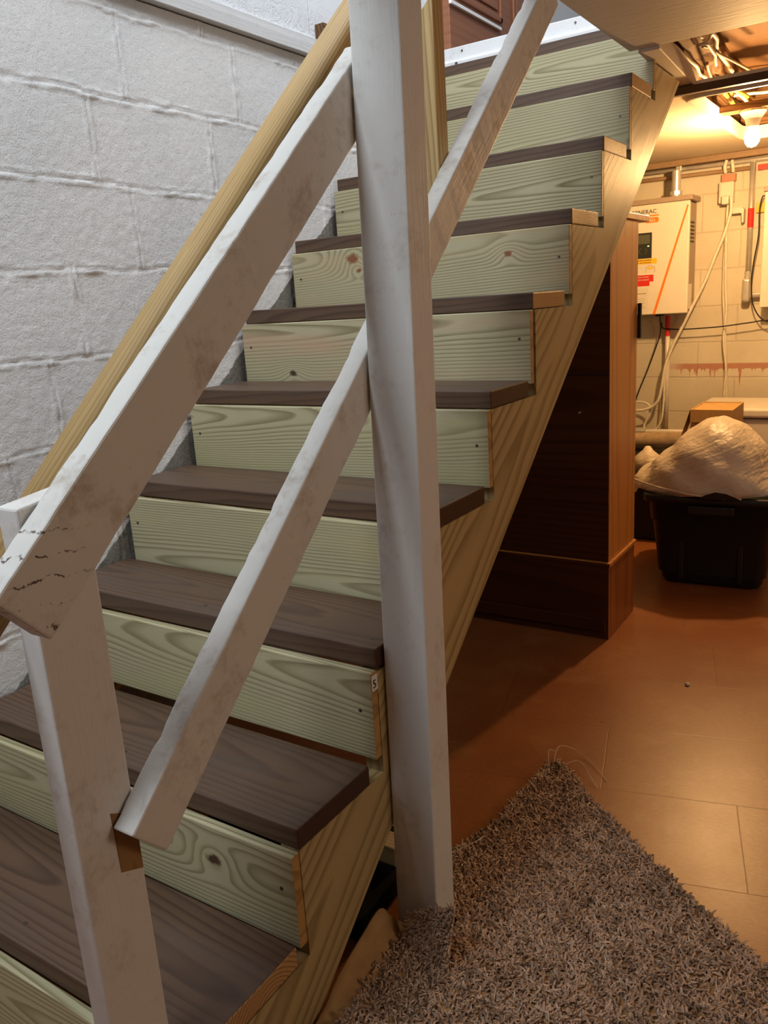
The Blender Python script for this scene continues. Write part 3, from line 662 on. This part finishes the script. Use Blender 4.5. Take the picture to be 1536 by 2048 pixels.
obj('back_rail', MB().box(-.71, -.0715, 2.290, 2.2958, .49, .53), M_cab_shade, cab)
obj('lower_rail', MB().box(-.70, -.075, 2.272, 2.2838, .03, .075), M_cab_shade, cab, bevel=.002)
obj('hinge', MB().box(-.0705, -.058, 2.596, 2.612, 1.02, 1.14), M_black, cab, bevel=.002)['label'] = 'black hinge on the rear edge'
obj('nail', MB().lathe([(.003, -.012), (.003, 0)], (-.17, 2.296, .80), 1, 8), M_steel, cab)

# ------------------------------------------------------------------ TOTE with bag
M_tote = plain('dark_tote_plastic', (.013, .012, .010), .42, .45, nz=.08)
def rr_ring(cx, cy, hx, hy, r, z, n=5):
    return [(a, b, z) for a, b in rrect(cx-hx, cx+hx, cy-hy, cy+hy, r, n)]
def rings(mb, levels):
    n = len(levels[0]); vs = [p for l in levels for p in l]
    mb.add(vs, [(i*n+k, i*n+(k+1) % n, (i+1)*n+(k+1) % n, (i+1)*n+k) for i in range(len(levels)-1) for k in range(n)]+[tuple(range(n))[::-1]])
    return mb
tote = thing('storage_tote', (.115, 3.16, 0), 'black plastic storage tote holding a stuffed bag by the rear wall', 'tote')
cx, cy = .117, 3.165
lv = [rr_ring(cx, cy, .178, .20, .04, .002), rr_ring(cx, cy, .192, .212, .045, .02), rr_ring(cx, cy, .224, .238, .05, .27), rr_ring(cx, cy, .236, .250, .05, .275), rr_ring(cx, cy, .242, .256, .05, .355),
      rr_ring(cx, cy, .262, .276, .055, .358), rr_ring(cx, cy, .262, .276, .055, .385), rr_ring(cx, cy, .240, .254, .05, .385), rr_ring(cx, cy, .205, .22, .045, .05)]
body = obj('body', rings(MB(), lv), M_tote, tote, bevel=.0)
body.data.polygons.foreach_set('use_smooth', [len(p.vertices) == 4 for p in body.data.polygons])
obj('handle', MB().box(cx-.085, cx+.085, cy-.285, cy-.262, .318, .352), M_tote, tote, bevel=.005)
for q in (-.11, .11): obj('rib', MB().box(cx+q-.01, cx+q+.01, cy-.234, cy-.205, .03, .27), M_tote, tote, bevel=.004)
tote.rotation_euler.z = math.radians(5)
# bag of soft plastic
g = G('frosted_bag'); p = g.obj(); x, y, z = g.sep(p)
zz = g.math('ADD', g.math('MULTIPLY', x, -.45), z)
fold = g.noise(g.comb(g.math('MULTIPLY', x, 4), g.math('MULTIPLY', y, 5), g.math('MULTIPLY', zz, 26)), 1, 3, .5, .6)
dk = g.step(g.noise(p, 7, 3), .50, .68)
g.bump(g.math('ADD', fold, g.math('MULTIPLY', g.noise(p, 45, 4), .35)), .75, .016)
M_bag = g.done(g.mix(g.math('MULTIPLY', dk, .35), (.72, .62, .50), (.36, .29, .22)), .38, .45)
bag = thing('stuffed_bag', (.10, 3.15, .386), 'translucent pale plastic bag stuffed full and slumped over the black tote', 'bag')
nu_, nv_ = 72, 30; bx, by = .10, 3.14
prof_x = np.array([-.34, -.30, -.22, -.13, -.06, .0, .06, .12, .2, .28, .33, .36]); prof_z = np.array([.36, .44, .475, .52, .565, .62, .655, .665, .645, .58, .48, .38])
vs = []; rsb = np.random.RandomState(5)
for j in range(nv_+1):
    s_ = j/nv_
    for i in range(nu_):
        t = 2*math.pi*i/nu_
        rx = .315 if math.cos(t) < 0 else .275
        fl_ = math.sin(s_*math.pi/2); c_, s2 = math.cos(t), math.sin(t)
        X = bx+rx*fl_*math.copysign(abs(c_)**.85, c_); Y = by+.265*fl_*math.copysign(abs(s2)**.85, s2)
        ridge = float(np.interp(X, prof_x, prof_z)); hgt = max(ridge-.388, .01)
        Z = .388+hgt*(math.cos(s_*math.pi/2)**.8)
        ang_r = math.atan2(Z-.50, X-.12)
        wr = .006*math.sin(t*17+3*math.sin(t*3))*fl_*(1-.4*fl_)+.005*math.sin((X*28+Z*46))*fl_
        vs.append((X+wr*c_, Y+wr*s2, Z+wr*.8))
for i in range(nu_):
    x_, y_, z_ = vs[nv_*nu_+i]; dz_ = .028 if x_ < -.17 else .0004
    vs.append((x_*.99+bx*.01, y_*.99+by*.01, z_-dz_-.0))
bmv = MB().add(vs, [(j*nu_+i, j*nu_+(i+1) % nu_, (j+1)*nu_+(i+1) % nu_, (j+1)*nu_+i) for j in range(nv_+1) for i in range(nu_)])
bo = obj('bag_skin', bmv, M_bag, bag, smooth=True)
kn = MB()
dr = [(-.205, 2.95, .455), (-.15, 2.90, .438), (-.08, 2.875, .425), (.0, 2.864, .412), (.08, 2.862, .400), (.15, 2.868, .396), (.25, 2.885, .390)]
obj('drawstring', MB().tube(smooth_path(dr), .004, 6), M_bag, bag)
obj('gathered_neck', MB().tube(smooth_path([(-.19, 2.93, .45), (-.215, 2.91, .42), (-.21, 2.905, .38), (-.195, 2.91, .35)]), [.03]*3+[.035]*6+[.03]*6+[.02]*4, 10), M_bag, bag, smooth=True)
obj('dark_cloth', MB().add([(.10, 2.852, .388), (.125, 2.853, .405), (.16, 2.858, .418), (.20, 2.866, .412), (.25, 2.880, .388)], [(0, 1, 2, 3, 4)]), M_tote, bag)['label'] = 'dark green cloth showing at the bag rim'

ub = thing('shade_box', (-.30, .84, 0), 'flat black box added to darken the space under the lowest steps', 'box')  # added black slab standing in for the deep shade under the steps
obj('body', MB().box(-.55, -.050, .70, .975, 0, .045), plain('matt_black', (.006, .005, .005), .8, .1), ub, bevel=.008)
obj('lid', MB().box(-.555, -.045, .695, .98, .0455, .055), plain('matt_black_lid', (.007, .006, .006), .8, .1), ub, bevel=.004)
# ------------------------------------------------------------------ rear clutter
M_enam = plain('white_enamel', (.72, .67, .60), .3, .5, nz=.02)
ch = thing('white_chest', (.45, 4.22, 0), 'long low white chest behind the bagged tote', 'chest')
obj('body', MB().box(-.17, 1.2, 4.02, 4.42, 0, .52), M_enam, ch, bevel=.02, seg=4)
obj('lid', MB().box(-.18, 1.21, 4.005, 4.43, .526, .575), M_enam, ch, bevel=.015, seg=4)
obj('vent_slot', MB().box(-.10, -.02, 4.016, 4.024, .452, .458), M_chan, ch)
M_card = plain('cardboard', (.52, .32, .13), .75, .2, nz=.05)
cb = thing('cardboard_box', (-.03, 3.72, .47), 'open tan cardboard box tipped against the white chest', 'box')
def tip(mb, o, ax):
    R_ = Matrix.Rotation(math.radians(ax), 3, 'X'); mb.v = [tuple(R_ @ (Vector(v)-Vector(o))+Vector(o)) for v in mb.v]; return mb
x0, x1, ya, yb, za, zb = -.125, .065, 3.70, 3.98, .50, .61
t_ = .006
obj('carton', MB().box(x0, x1, ya, ya+t_, za+.05, zb).box(x0, x0+t_, ya+t_, yb, za, zb).box(x1-t_, x1, ya+t_, yb, za, zb).box(x0, x1, yb, yb+t_, za, zb).box(x0+t_, x1-t_, ya+t_, yb, zb-.012, zb-.004), M_card, cb)
obj('flap', MB().add([(x0-.001, ya, zb), (x0-.001, ya+.12, zb), (x0-.05, ya+.12, zb-.16), (x0-.05, ya, zb-.16)], [(0, 1, 2, 3)]), M_card, cb)
roll = tag(obj('rolled_carpet', MB().tube(smooth_path([(-.75, 4.02, .395), (-.55, 4.0, .392), (-.38, 4.0, .398), (-.20, 4.02, .405)]), .045, 14), plain('tan_carpet_roll', (.34, .25, .16), .9, .1, nz=.15), smooth=True), 'rolled tan carpet lying behind the cabinet', 'carpet roll')
bb = thing('black_bin', (-.47, 4.0, 0), 'low black bin holding the rolled carpet by the rear wall', 'bin')
obj('body', MB().box(-.78, -.22, 3.84, 4.17, 0, .345), M_black, bb, bevel=.01)
obj('rim', MB().box(-.79, -.21, 3.83, 4.18, .33, .348), M_black, bb, bevel=.004)
pb = tag(obj('plastic_bag', MB().lathe([(.01, .0), (.05, .01), (.075, .05), (.06, .09), (.025, .12), (.012, .14)], (-.30, 3.62, .30), 2, 16), M_bag, smooth=True), 'small crumpled white plastic bag left of the stuffed bag', 'bag')
st2 = thing('black_crate', (-.30, 3.62, 0), 'small black crate under the crumpled white bag', 'crate')
obj('body', MB().box(-.42, -.16, 3.50, 3.76, 0, .285), M_black, st2, bevel=.01)
obj('rim', MB().box(-.43, -.15, 3.49, 3.77, .285, .3), M_black, st2, bevel=.004)
peb = tag(obj('pebble', MB().lathe([(.004, 0), (.008, .003), (.006, .008), (.002, .010)], (.255, 2.05, 0), 2, 8), M_plastic_white, smooth=True), 'tiny white pebble on the bare brown floor', 'pebble')
dirt = tag(obj('dirt_clump', MB().lathe([(.006, 0), (.012, .004), (.008, .012), (.002, .014)], (-.11, 3.2, 0), 2, 8), M_black, smooth=True), 'small dark clump on the floor left of the tote', 'debris')

# ------------------------------------------------------------------ inverter on the rear wall
inv = thing('inverter_box', (-.57, 4.65, 1.32), 'white wall mounted power inverter with an orange diagonal stripe', 'inverter')
M_case = plain('inverter_paint', (.74, .70, .62), .38, .45, nz=.01)
M_side = plain('inverter_side', (.36, .28, .22), .5, .4, nz=.02)
yf = 4.45
obj('front_cover', MB().box(-.81, -.325, yf, yf+.03, 1.035, 1.625), M_case, inv, bevel=.006, seg=3)
obj('housing', MB().box(-.80, -.333, yf+.0305, 4.649, 1.05, 1.62), M_side, inv, bevel=.003)
obj('top_cap', MB().box(-.82, -.312, yf-.006, 4.649, 1.626, 1.652), M_side, inv, bevel=.003)
for i in range(6): obj('vent_slot', MB().box(-.3335, -.3315, 4.50, 4.60, 1.41+i*.02, 1.42+i*.02), M_ink, inv)
obj('side_label', MB().box(-.3335, -.3318, 4.50, 4.58, 1.055, 1.19), M_case, inv)['label'] = 'pale plate low on the right side'
obj('stripe', MB().prism([(-.5115, 1.037), (-.4965, 1.037), (-.331, 1.598), (-.338, 1.605)], yf-.0008, yf-.0001, 1), M_orange, inv)['label'] = 'orange diagonal stripe'
text('brand_text', 'GENERAC', .031, (-.638, yf-.0005, 1.577), M_ink, inv, label='black capitals above an orange bar')
obj('brand_bar', MB().box(-.636, -.487, yf-.0008, yf-.0001, 1.562, 1.569), M_orange, inv)
text('model_text', 'PWR', .028, (-.617, yf-.0005, 1.532), M_ink, inv)
obj('model_pill', MB().prism(rrect(-.560, -.487, 1.528, 1.556, .012), yf-.0008, yf-.0001, 1), M_orange, inv)
text('model_text', 'CELL', .022, (-.551, yf-.001, 1.534), M_case, inv)
g = G('display_glass'); M_disp = g.done((.03, .035, .03), .2, .5)
obj('display', MB().box(-.64, -.522, yf-.002, yf-.0001, 1.342, 1.478), M_disp, inv, bevel=.001)
g = G('display_screen'); M_lcd = g.done((.10, .11, .08), .25, .5); obj('screen', MB().box(-.630, -.532, yf-.0027, yf-.0021, 1.42, 1.468), M_lcd, inv)
g = G('led'); g.b.inputs['Emission Color'].default_value = (.6, 1, .2, 1); g.b.inputs['Emission Strength'].default_value = 4; M_led = g.done((.4, .7, .2), .4)
obj('led', MB().box(-.545, -.536, yf-.0032, yf-.0021, 1.405, 1.409), M_led, inv)['label'] = 'glowing green status light'
for cx_, s_ in ((-.585, -1), (-.555, 1)): obj('button', MB().prism([(cx_-.006*s_, 1.398), (cx_+.006*s_, 1.382), (cx_-.006*s_, 1.366), (cx_-.003*s_, 1.366), (cx_+.009*s_, 1.382), (cx_-.003*s_, 1.398)], yf-.0027, yf-.0021, 1), M_lcd, inv)
lab = obj('caution_label', MB().box(-.66, -.494, yf-.0006, yf-.0001, 1.262, 1.311), M_plastic_white, inv); lab['label'] = 'white sticker with a yellow header and a small house drawing'
obj('label_header', MB().box(-.66, -.494, yf-.0008, yf-.0001, 1.3115, 1.340), M_yellow, lab)
text('label_text', 'SOLAR PV SYSTEM EQUIPPED', .0105, (-.657, yf-.0009, 1.328), M_ink, lab)
text('label_text', 'WITH RAPID SHUTDOWN', .0105, (-.649, yf-.0009, 1.315), M_ink, lab)
hs = MB().prism([(-.556, 1.290), (-.528, 1.306), (-.500, 1.290), (-.503, 1.289), (-.528, 1.303), (-.553, 1.289)], yf-.0009, yf-.0006, 1)
obj('house_roof', hs, M_side, lab)
for q in (-.552, -.504): obj('house_wall', MB().box(q-.001, q+.001, yf-.0009, yf-.0006, 1.265, 1.290), M_side, lab)
obj('roof_panel', MB().prism([(-.545, 1.284), (-.515, 1.284), (-.512, 1.294), (-.541, 1.294)], yf-.0024, yf-.0008, 1), plain('yellow_print', (.85, .52, .03), .5, nz=0.0), lab)
lr = obj('warning_label', MB().prism([(-.66, 1.193), (-.531, 1.193), (-.531, 1.216), (-.510, 1.216), (-.510, 1.253), (-.66, 1.253)], yf-.0007, yf-.0001, 1), M_red, inv); lr['label'] = 'red warning sticker'
text('label_text', 'PHOTOVOLTAIC SYSTEM', .0105, (-.655, yf-.0008, 1.238), M_plastic_white, lr); text('label_text', 'DISCONNECT', .0105, (-.600, yf-.0008, 1.223), M_plastic_white, lr)
ip = obj('info_label', MB().box(-.66, -.538, yf-.0006, yf-.0001, 1.05, 1.183), M_plastic_white, inv)
obj('print_line', MB().box(-.62, -.548, yf-.0009, yf-.0006, 1.150, 1.155), M_side, ip)
for i in range(5): obj('print_line', MB().box(-.62, -.553-.006*(i % 2), yf-.0009, yf-.0006, 1.075+i*.012, 1.077+i*.012), M_side, ip)
obj('cable_gland', MB().lathe([(.022, -.028), (.026, -.02), (.026, 0)], (-.492, 4.53, 1.05), 2, 14), M_black, inv)

def tube_thing(name, pts, rad, mat, label, cat, k=6, n=8, group=None, smooth_=True):
    return tag(obj(name, MB().tube(smooth_path(pts, k) if k else pts, rad, n), mat, smooth=smooth_), label, cat, group)
ni = thing('conduit_connector', (-.418, 4.52, 1.653), 'short silver conduit connector on top of the inverter', 'conduit')
obj('pipe', MB().lathe([(.030, .0), (.030, .02), (.024, .02), (.024, .135)], (-.418, 4.53, 1.653), 2, 18), M_steel, ni, smooth=False)
obj('nut', MB().lathe([(.034, .012), (.034, .03)], (-.418, 4.53, 1.653), 2, 8), M_steel, ni)
cdh = thing('horizontal_conduit', (0, 4.60, 1.80), 'thin metal conduit running along the top of the rear wall', 'conduit')
obj('pipe', MB().tube([(-1.0, 4.615, 1.808), (1.2, 4.615, 1.790)], .0125, 12), M_steel, cdh, smooth=True)
obj('strap', MB().box(-.44, -.41, 4.596, 4.649, 1.788, 1.835), M_steel, cdh, bevel=.003)
tube_thing('lower_conduit', [(-1.0, 4.622, 1.772), (-.06, 4.622, 1.764)], .011, M_cable_b, 'brown painted pipe just under the horizontal conduit', 'pipe', 0, 12)
emt = thing('vertical_conduit', (-.045, 4.62, 1.0), 'vertical metal conduit with a band of red tape right of the outlet', 'conduit')
obj('pipe', MB().tube([(-.047, 4.615, 1.79), (-.047, 4.615, 1.235)], .0145, 12), M_steel, emt, smooth=True)
obj('tape', MB().tube([(-.047, 4.615, 1.56), (-.047, 4.615, 1.462)], .0155, 12), M_red, emt)['label'] = 'red tape band'
obj('coupling', MB().lathe([(.019, 0), (.019, .014), (.016, .016), (.016, .022), (.019, .024), (.019, .036)], (-.047, 4.615, 1.20), 2, 14), M_steel, emt)
obj('conduit_body', MB().box(-.070, -.028, 4.575, 4.649, 1.075, 1.20), M_steel, emt, bevel=.014, seg=4)
obj('nipple', MB().tube([(-.028, 4.612, 1.11), (.05, 4.612, 1.11)], .014, 12), M_steel, emt)
lc = thing('taped_conduit', (-.463, 4.6, .5), 'painted conduit dropping from the inverter with a red tape band', 'conduit')
obj('pipe', MB().tube([(-.463, 4.6, 1.05), (-.460, 4.6, .30)], .013, 12), M_enam, lc, smooth=True)
obj('tape', MB().tube([(-.463, 4.6, 1.02), (-.463, 4.6, .905)], .0142, 12), M_red, lc)['label'] = 'red tape band'
rb = thing('breaker_box', (.26, 4.65, 1.34), 'white electrical box at the right edge of the rear wall', 'electrical box')
obj('case', MB().box(.034, .45, 4.505, 4.649, 1.045, 1.625), M_case, rb, bevel=.004)
obj('top_cap', MB().box(.028, .456, 4.498, 4.649, 1.626, 1.65), M_side, rb, bevel=.003)
tag(obj('red_strip', MB().box(-.02, .45, 4.59, 4.605, 1.745, 1.772), M_red), 'red labelled strip at the top right of the rear wall', 'strip')
tag(obj('timber_offcut', MB().box(-.025, .03, 4.63, 4.649, 1.535, 1.585), M_yellow, bevel=.002), 'yellowish block between the conduit and the white electrical box', 'block')
out = thing('wall_outlet', (-.172, 4.65, 1.65), 'white outlet box with a plug high on the rear wall', 'outlet')
obj('box', MB().box(-.212, -.136, 4.598, 4.649, 1.60, 1.708), M_plastic_white, out, bevel=.006, seg=3)
obj('faceplate', MB().box(-.205, -.143, 4.592, 4.5975, 1.632, 1.70), M_plastic_white, out, bevel=.003)
obj('plug', MB().box(-.19, -.152, 4.560, 4.5975, 1.59, 1.636), M_plastic_white, out, bevel=.008, seg=3)
obj('red_sleeve', MB().box(-.204, -.132, 4.615, 4.649, 1.709, 1.748), M_faded, out, bevel=.003)['label'] = 'faded red sleeve above the box'
for a in ([(-.180, 4.60, 1.752), (-.184, 4.595, 1.785), (-.177, 4.60, 1.815)], [(-.142, 4.60, 1.752), (-.144, 4.595, 1.780), (-.150, 4.60, 1.812)]):
    obj('feed_cable', MB().tube(smooth_path(a), .009, 8), M_romex_w, out, smooth=True)
bk = thing('cable_bracket', (-.113, 4.65, 1.52), 'small white open bracket right of the outlet', 'bracket')
obj('shell', MB().prism([(-.146, 1.540), (-.092, 1.540), (-.088, 1.49), (-.078, 1.49), (-.078, 1.560), (-.09, 1.572), (-.146, 1.572)], 4.59, 4.649, 1), M_plastic_white, bk, bevel=.003)
def W4(pts, y=4.6): return [(x, y, z) for x, z in pts]
tube_thing('power_cord', W4([(-.165, 1.60), (-.17, 1.538), (-.172, 1.409), (-.174, 1.252), (-.17, 1.092), (-.156, .928), (-.134, .58), (-.129, .30), (-.129, .02)], 4.625), .007, M_romex_w, 'left of two cream cords hanging straight down from the outlet', 'cord', group='cords hanging from the outlet')
tube_thing('power_cord', W4([(-.160, 1.60), (-.166, 1.512), (-.161, 1.198), (-.150, 1.037), (-.158, .873), (-.139, .706), (-.145, .508), (-.150, .02)], 4.61), .007, M_romex_w, 'right of two cream cords hanging straight down from the outlet', 'cord', group='cords hanging from the outlet')
tube_thing('extension_cord', W4([(-.138, 1.624), (-.135, 1.56), (-.148, 1.497), (-.17, 1.422), (-.205, 1.334), (-.253, 1.204), (-.316, 1.072), (-.367, .963), (-.42, .852), (-.459, .738), (-.477, .622), (-.498, .533), (-.555, .487), (-.639, .477), (-.75, .50)], 4.55), .0085, M_romex_w, 'cream cord swooping down left from the outlet past the inverter', 'cord')
tube_thing('looped_cord', W4([(-.43, .87), (-.447, .80), (-.466, .651), (-.469, .533), (-.481, .414), (-.523, .352), (-.568, .345), (-.58, .381), (-.555, .442), (-.547, .497), (-.586, .523), (-.639, .523), (-.75, .50)], 4.57), .006, M_romex_w, 'cream cord hanging in a loop left of the conduit', 'cord')
tube_thing('black_wire', W4([(.034, 1.60), (.015, 1.61), (.002, 1.545), (.003, 1.419), (-.013, 1.292), (-.021, 1.189), (-.013, 1.083), (.013, 1.015), (.052, .974), (.11, .955)], 4.57), .0035, M_black, 'thin dark wire curling down left of the white electrical box', 'wire', group='thin dark wires on the rear wall')
tube_thing('black_wire', W4([(-.493, .983), (-.49, .957), (-.464, .947), (-.366, .941), (-.178, .948), (-.023, .964), (.067, .973), (.3, .97)], 4.58), .0035, M_black, 'thin dark wire running level across the wall below the inverter', 'wire', group='thin dark wires on the rear wall')
tube_thing('black_wire', [(-.492, 4.53, 1.03), (-.496, 4.56, .997), (-.501, 4.59, .926), (-.533, 4.6, .826), (-.574, 4.6, .71), (-.631, 4.6, .562), (-.66, 4.6, .45)], .0035, M_black, 'thin dark wire slanting down left from the inverter gland', 'wire', group='thin dark wires on the rear wall')
bp_ = thing('wall_conduit', (-.4, 4.55, .38), 'horizontal pipe with fittings low on the rear wall behind the cabinet', 'pipe')
obj('pipe', MB().tube([(-.95, 4.55, .34), (-.10, 4.55, .36)], .016, 12), M_enam, bp_, smooth=True)
obj('fitting', MB().tube([(-.66, 4.55, .348), (-.56, 4.55, .35)], .024, 12), M_steel, bp_)

# ------------------------------------------------------------------ bulb and loose cables
lamp = thing('ceiling_bulb', (BULB[0], BULB[1], 1.85), 'bare glowing bulb hanging in the ceiling opening', 'light bulb')
obj('mount_board', MB().box(-.015, .50, 3.56, 3.64, 1.872, 1.90), M_sub, lamp, bevel=.002)
obj('lamp_holder', MB().lathe([(.05, .015), (.052, .006), (.032, -.02), (.024, -.05), (.020, -.05)], (BULB[0], BULB[1], 1.857), 2, 20), M_plastic_white, lamp, smooth=False)
g = G('bulb_glass'); e = g.n.new('ShaderNodeEmission'); e.inputs[0].default_value = (1, .62, .27, 1); e.inputs[1].default_value = 60
g.t.links.new(e.outputs[0], g.out.inputs[0]); M_bulb = g.m
gb = obj('bulb_glass', MB().lathe([(.004, -.078), (.018, -.073), (.028, -.058), (.031, -.042), (.028, -.025), (.018, -.005), (.014, .0)], (BULB[0], BULB[1], 1.806), 2, 20), M_bulb, lamp, smooth=True)
gb.visible_shadow = True
lo = bpy.data.objects.new('bulb_light', bl); C.objects.link(lo); lo.location = (BULB[0], BULB[1], 1.69)

def Z(pts, z=1.97, a=0): return [(x, y, z+a*math.sin(i*1.7)*.01) for i, (x, y) in enumerate(pts)]
cabl = [([(.005, 2.5), (.005, 2.631), (.01, 2.736), (.008, 2.844), (.003, 2.934), (.005, 3.037), (-.007, 3.143), (-.002, 3.198), (-.012, 3.304), (-.025, 3.386), (-.015, 3.43)], .007, M_romex_w, 'white cable zigzagging along the left of the rough joist'),
        ([(.13, 2.44), (.115, 2.531), (.088, 2.666), (.08, 2.739), (.081, 2.78)], .006, M_romex_w, 'short white cable stub at the front of the open ceiling bay'),
        ([(.15, 2.42), (.146, 2.561), (.124, 2.728), (.104, 2.821), (.075, 2.912), (.046, 2.989)], .006, M_romex_w, 'white cable curving leftwards across the joist'),
        ([(.061, 2.807), (.085, 2.811), (.087, 2.853), (.084, 2.931), (.078, 2.99), (.065, 3.053), (.056, 3.114)], .006, M_romex_w, 'white cable bent in a hook over the joist'),
        ([(.104, 2.79), (.1, 2.896), (.083, 2.984), (.073, 3.085), (.065, 3.22), (.056, 3.42)], .007, M_romex_w, 'pale cable running back beside the hooked cable'),
        ([(.046, 3.011), (.028, 3.12), (.012, 3.265), (.0, 3.42)], .006, M_cable_b, 'brown cable running back beside the zigzag cable'),
        ([(.057, 2.883), (.069, 2.938), (.082, 3.027), (.105, 3.165), (.129, 3.40)], .005, M_cable_b, 'thin brown cable slanting right across the open bay'),
        ([(.21, 2.42), (.224, 2.498), (.235, 2.542), (.247, 2.596), (.263, 2.644), (.291, 2.683), (.33, 2.72), (.42, 2.77)], .008, M_black, 'thick black cable at the right of the open ceiling bay'),
        ([(.09, 2.45), (.081, 2.563), (.068, 2.681), (.063, 2.75)], .007, M_cable_b, 'short brown cable at the front of the rough joist')]
for i, (pts, r_, m_, lb) in enumerate(cabl): tube_thing('loose_cable', Z(pts, 1.950+.014*((i*2) % 5), .3), r_, m_, lb, 'cable', group='loose cables in the open ceiling')
yel = [([(.06, 3.30), (.082, 3.44), (.098, 3.564), (.11, 3.689), (.14, 3.756), (.176, 3.796), (.3, 3.85)], .008, M_romex_y, 'yellow cable crossing the top of the ceiling opening'),
       ([(.02, 3.45), (.011, 3.643), (.002, 3.842), (.017, 3.974), (.06, 3.966), (.125, 3.859), (.3, 3.75)], .008, M_romex_y, 'yellow cable looped low in the ceiling opening'),
       ([(.058, 3.30), (.054, 3.38), (.04, 3.469), (.027, 3.595)], .007, M_romex_y, 'short yellow cable at the left of the ceiling opening'),
       ([(.02, 3.55), (.027, 3.611), (.038, 3.741), (.037, 3.902)], .007, M_romex_w, 'short white cable in the ceiling opening'),
       ([(.0, 3.775), (.012, 3.782), (.075, 3.784), (.133, 3.799), (.3, 3.82)], .007, M_romex_w, 'white cable crossing the ceiling opening')]
for i, (pts, r_, m_, lb) in enumerate(yel): tube_thing('loose_cable', Z(pts, 1.915+.014*i, .3), r_, m_, lb, 'cable', group='loose cables in the open ceiling')
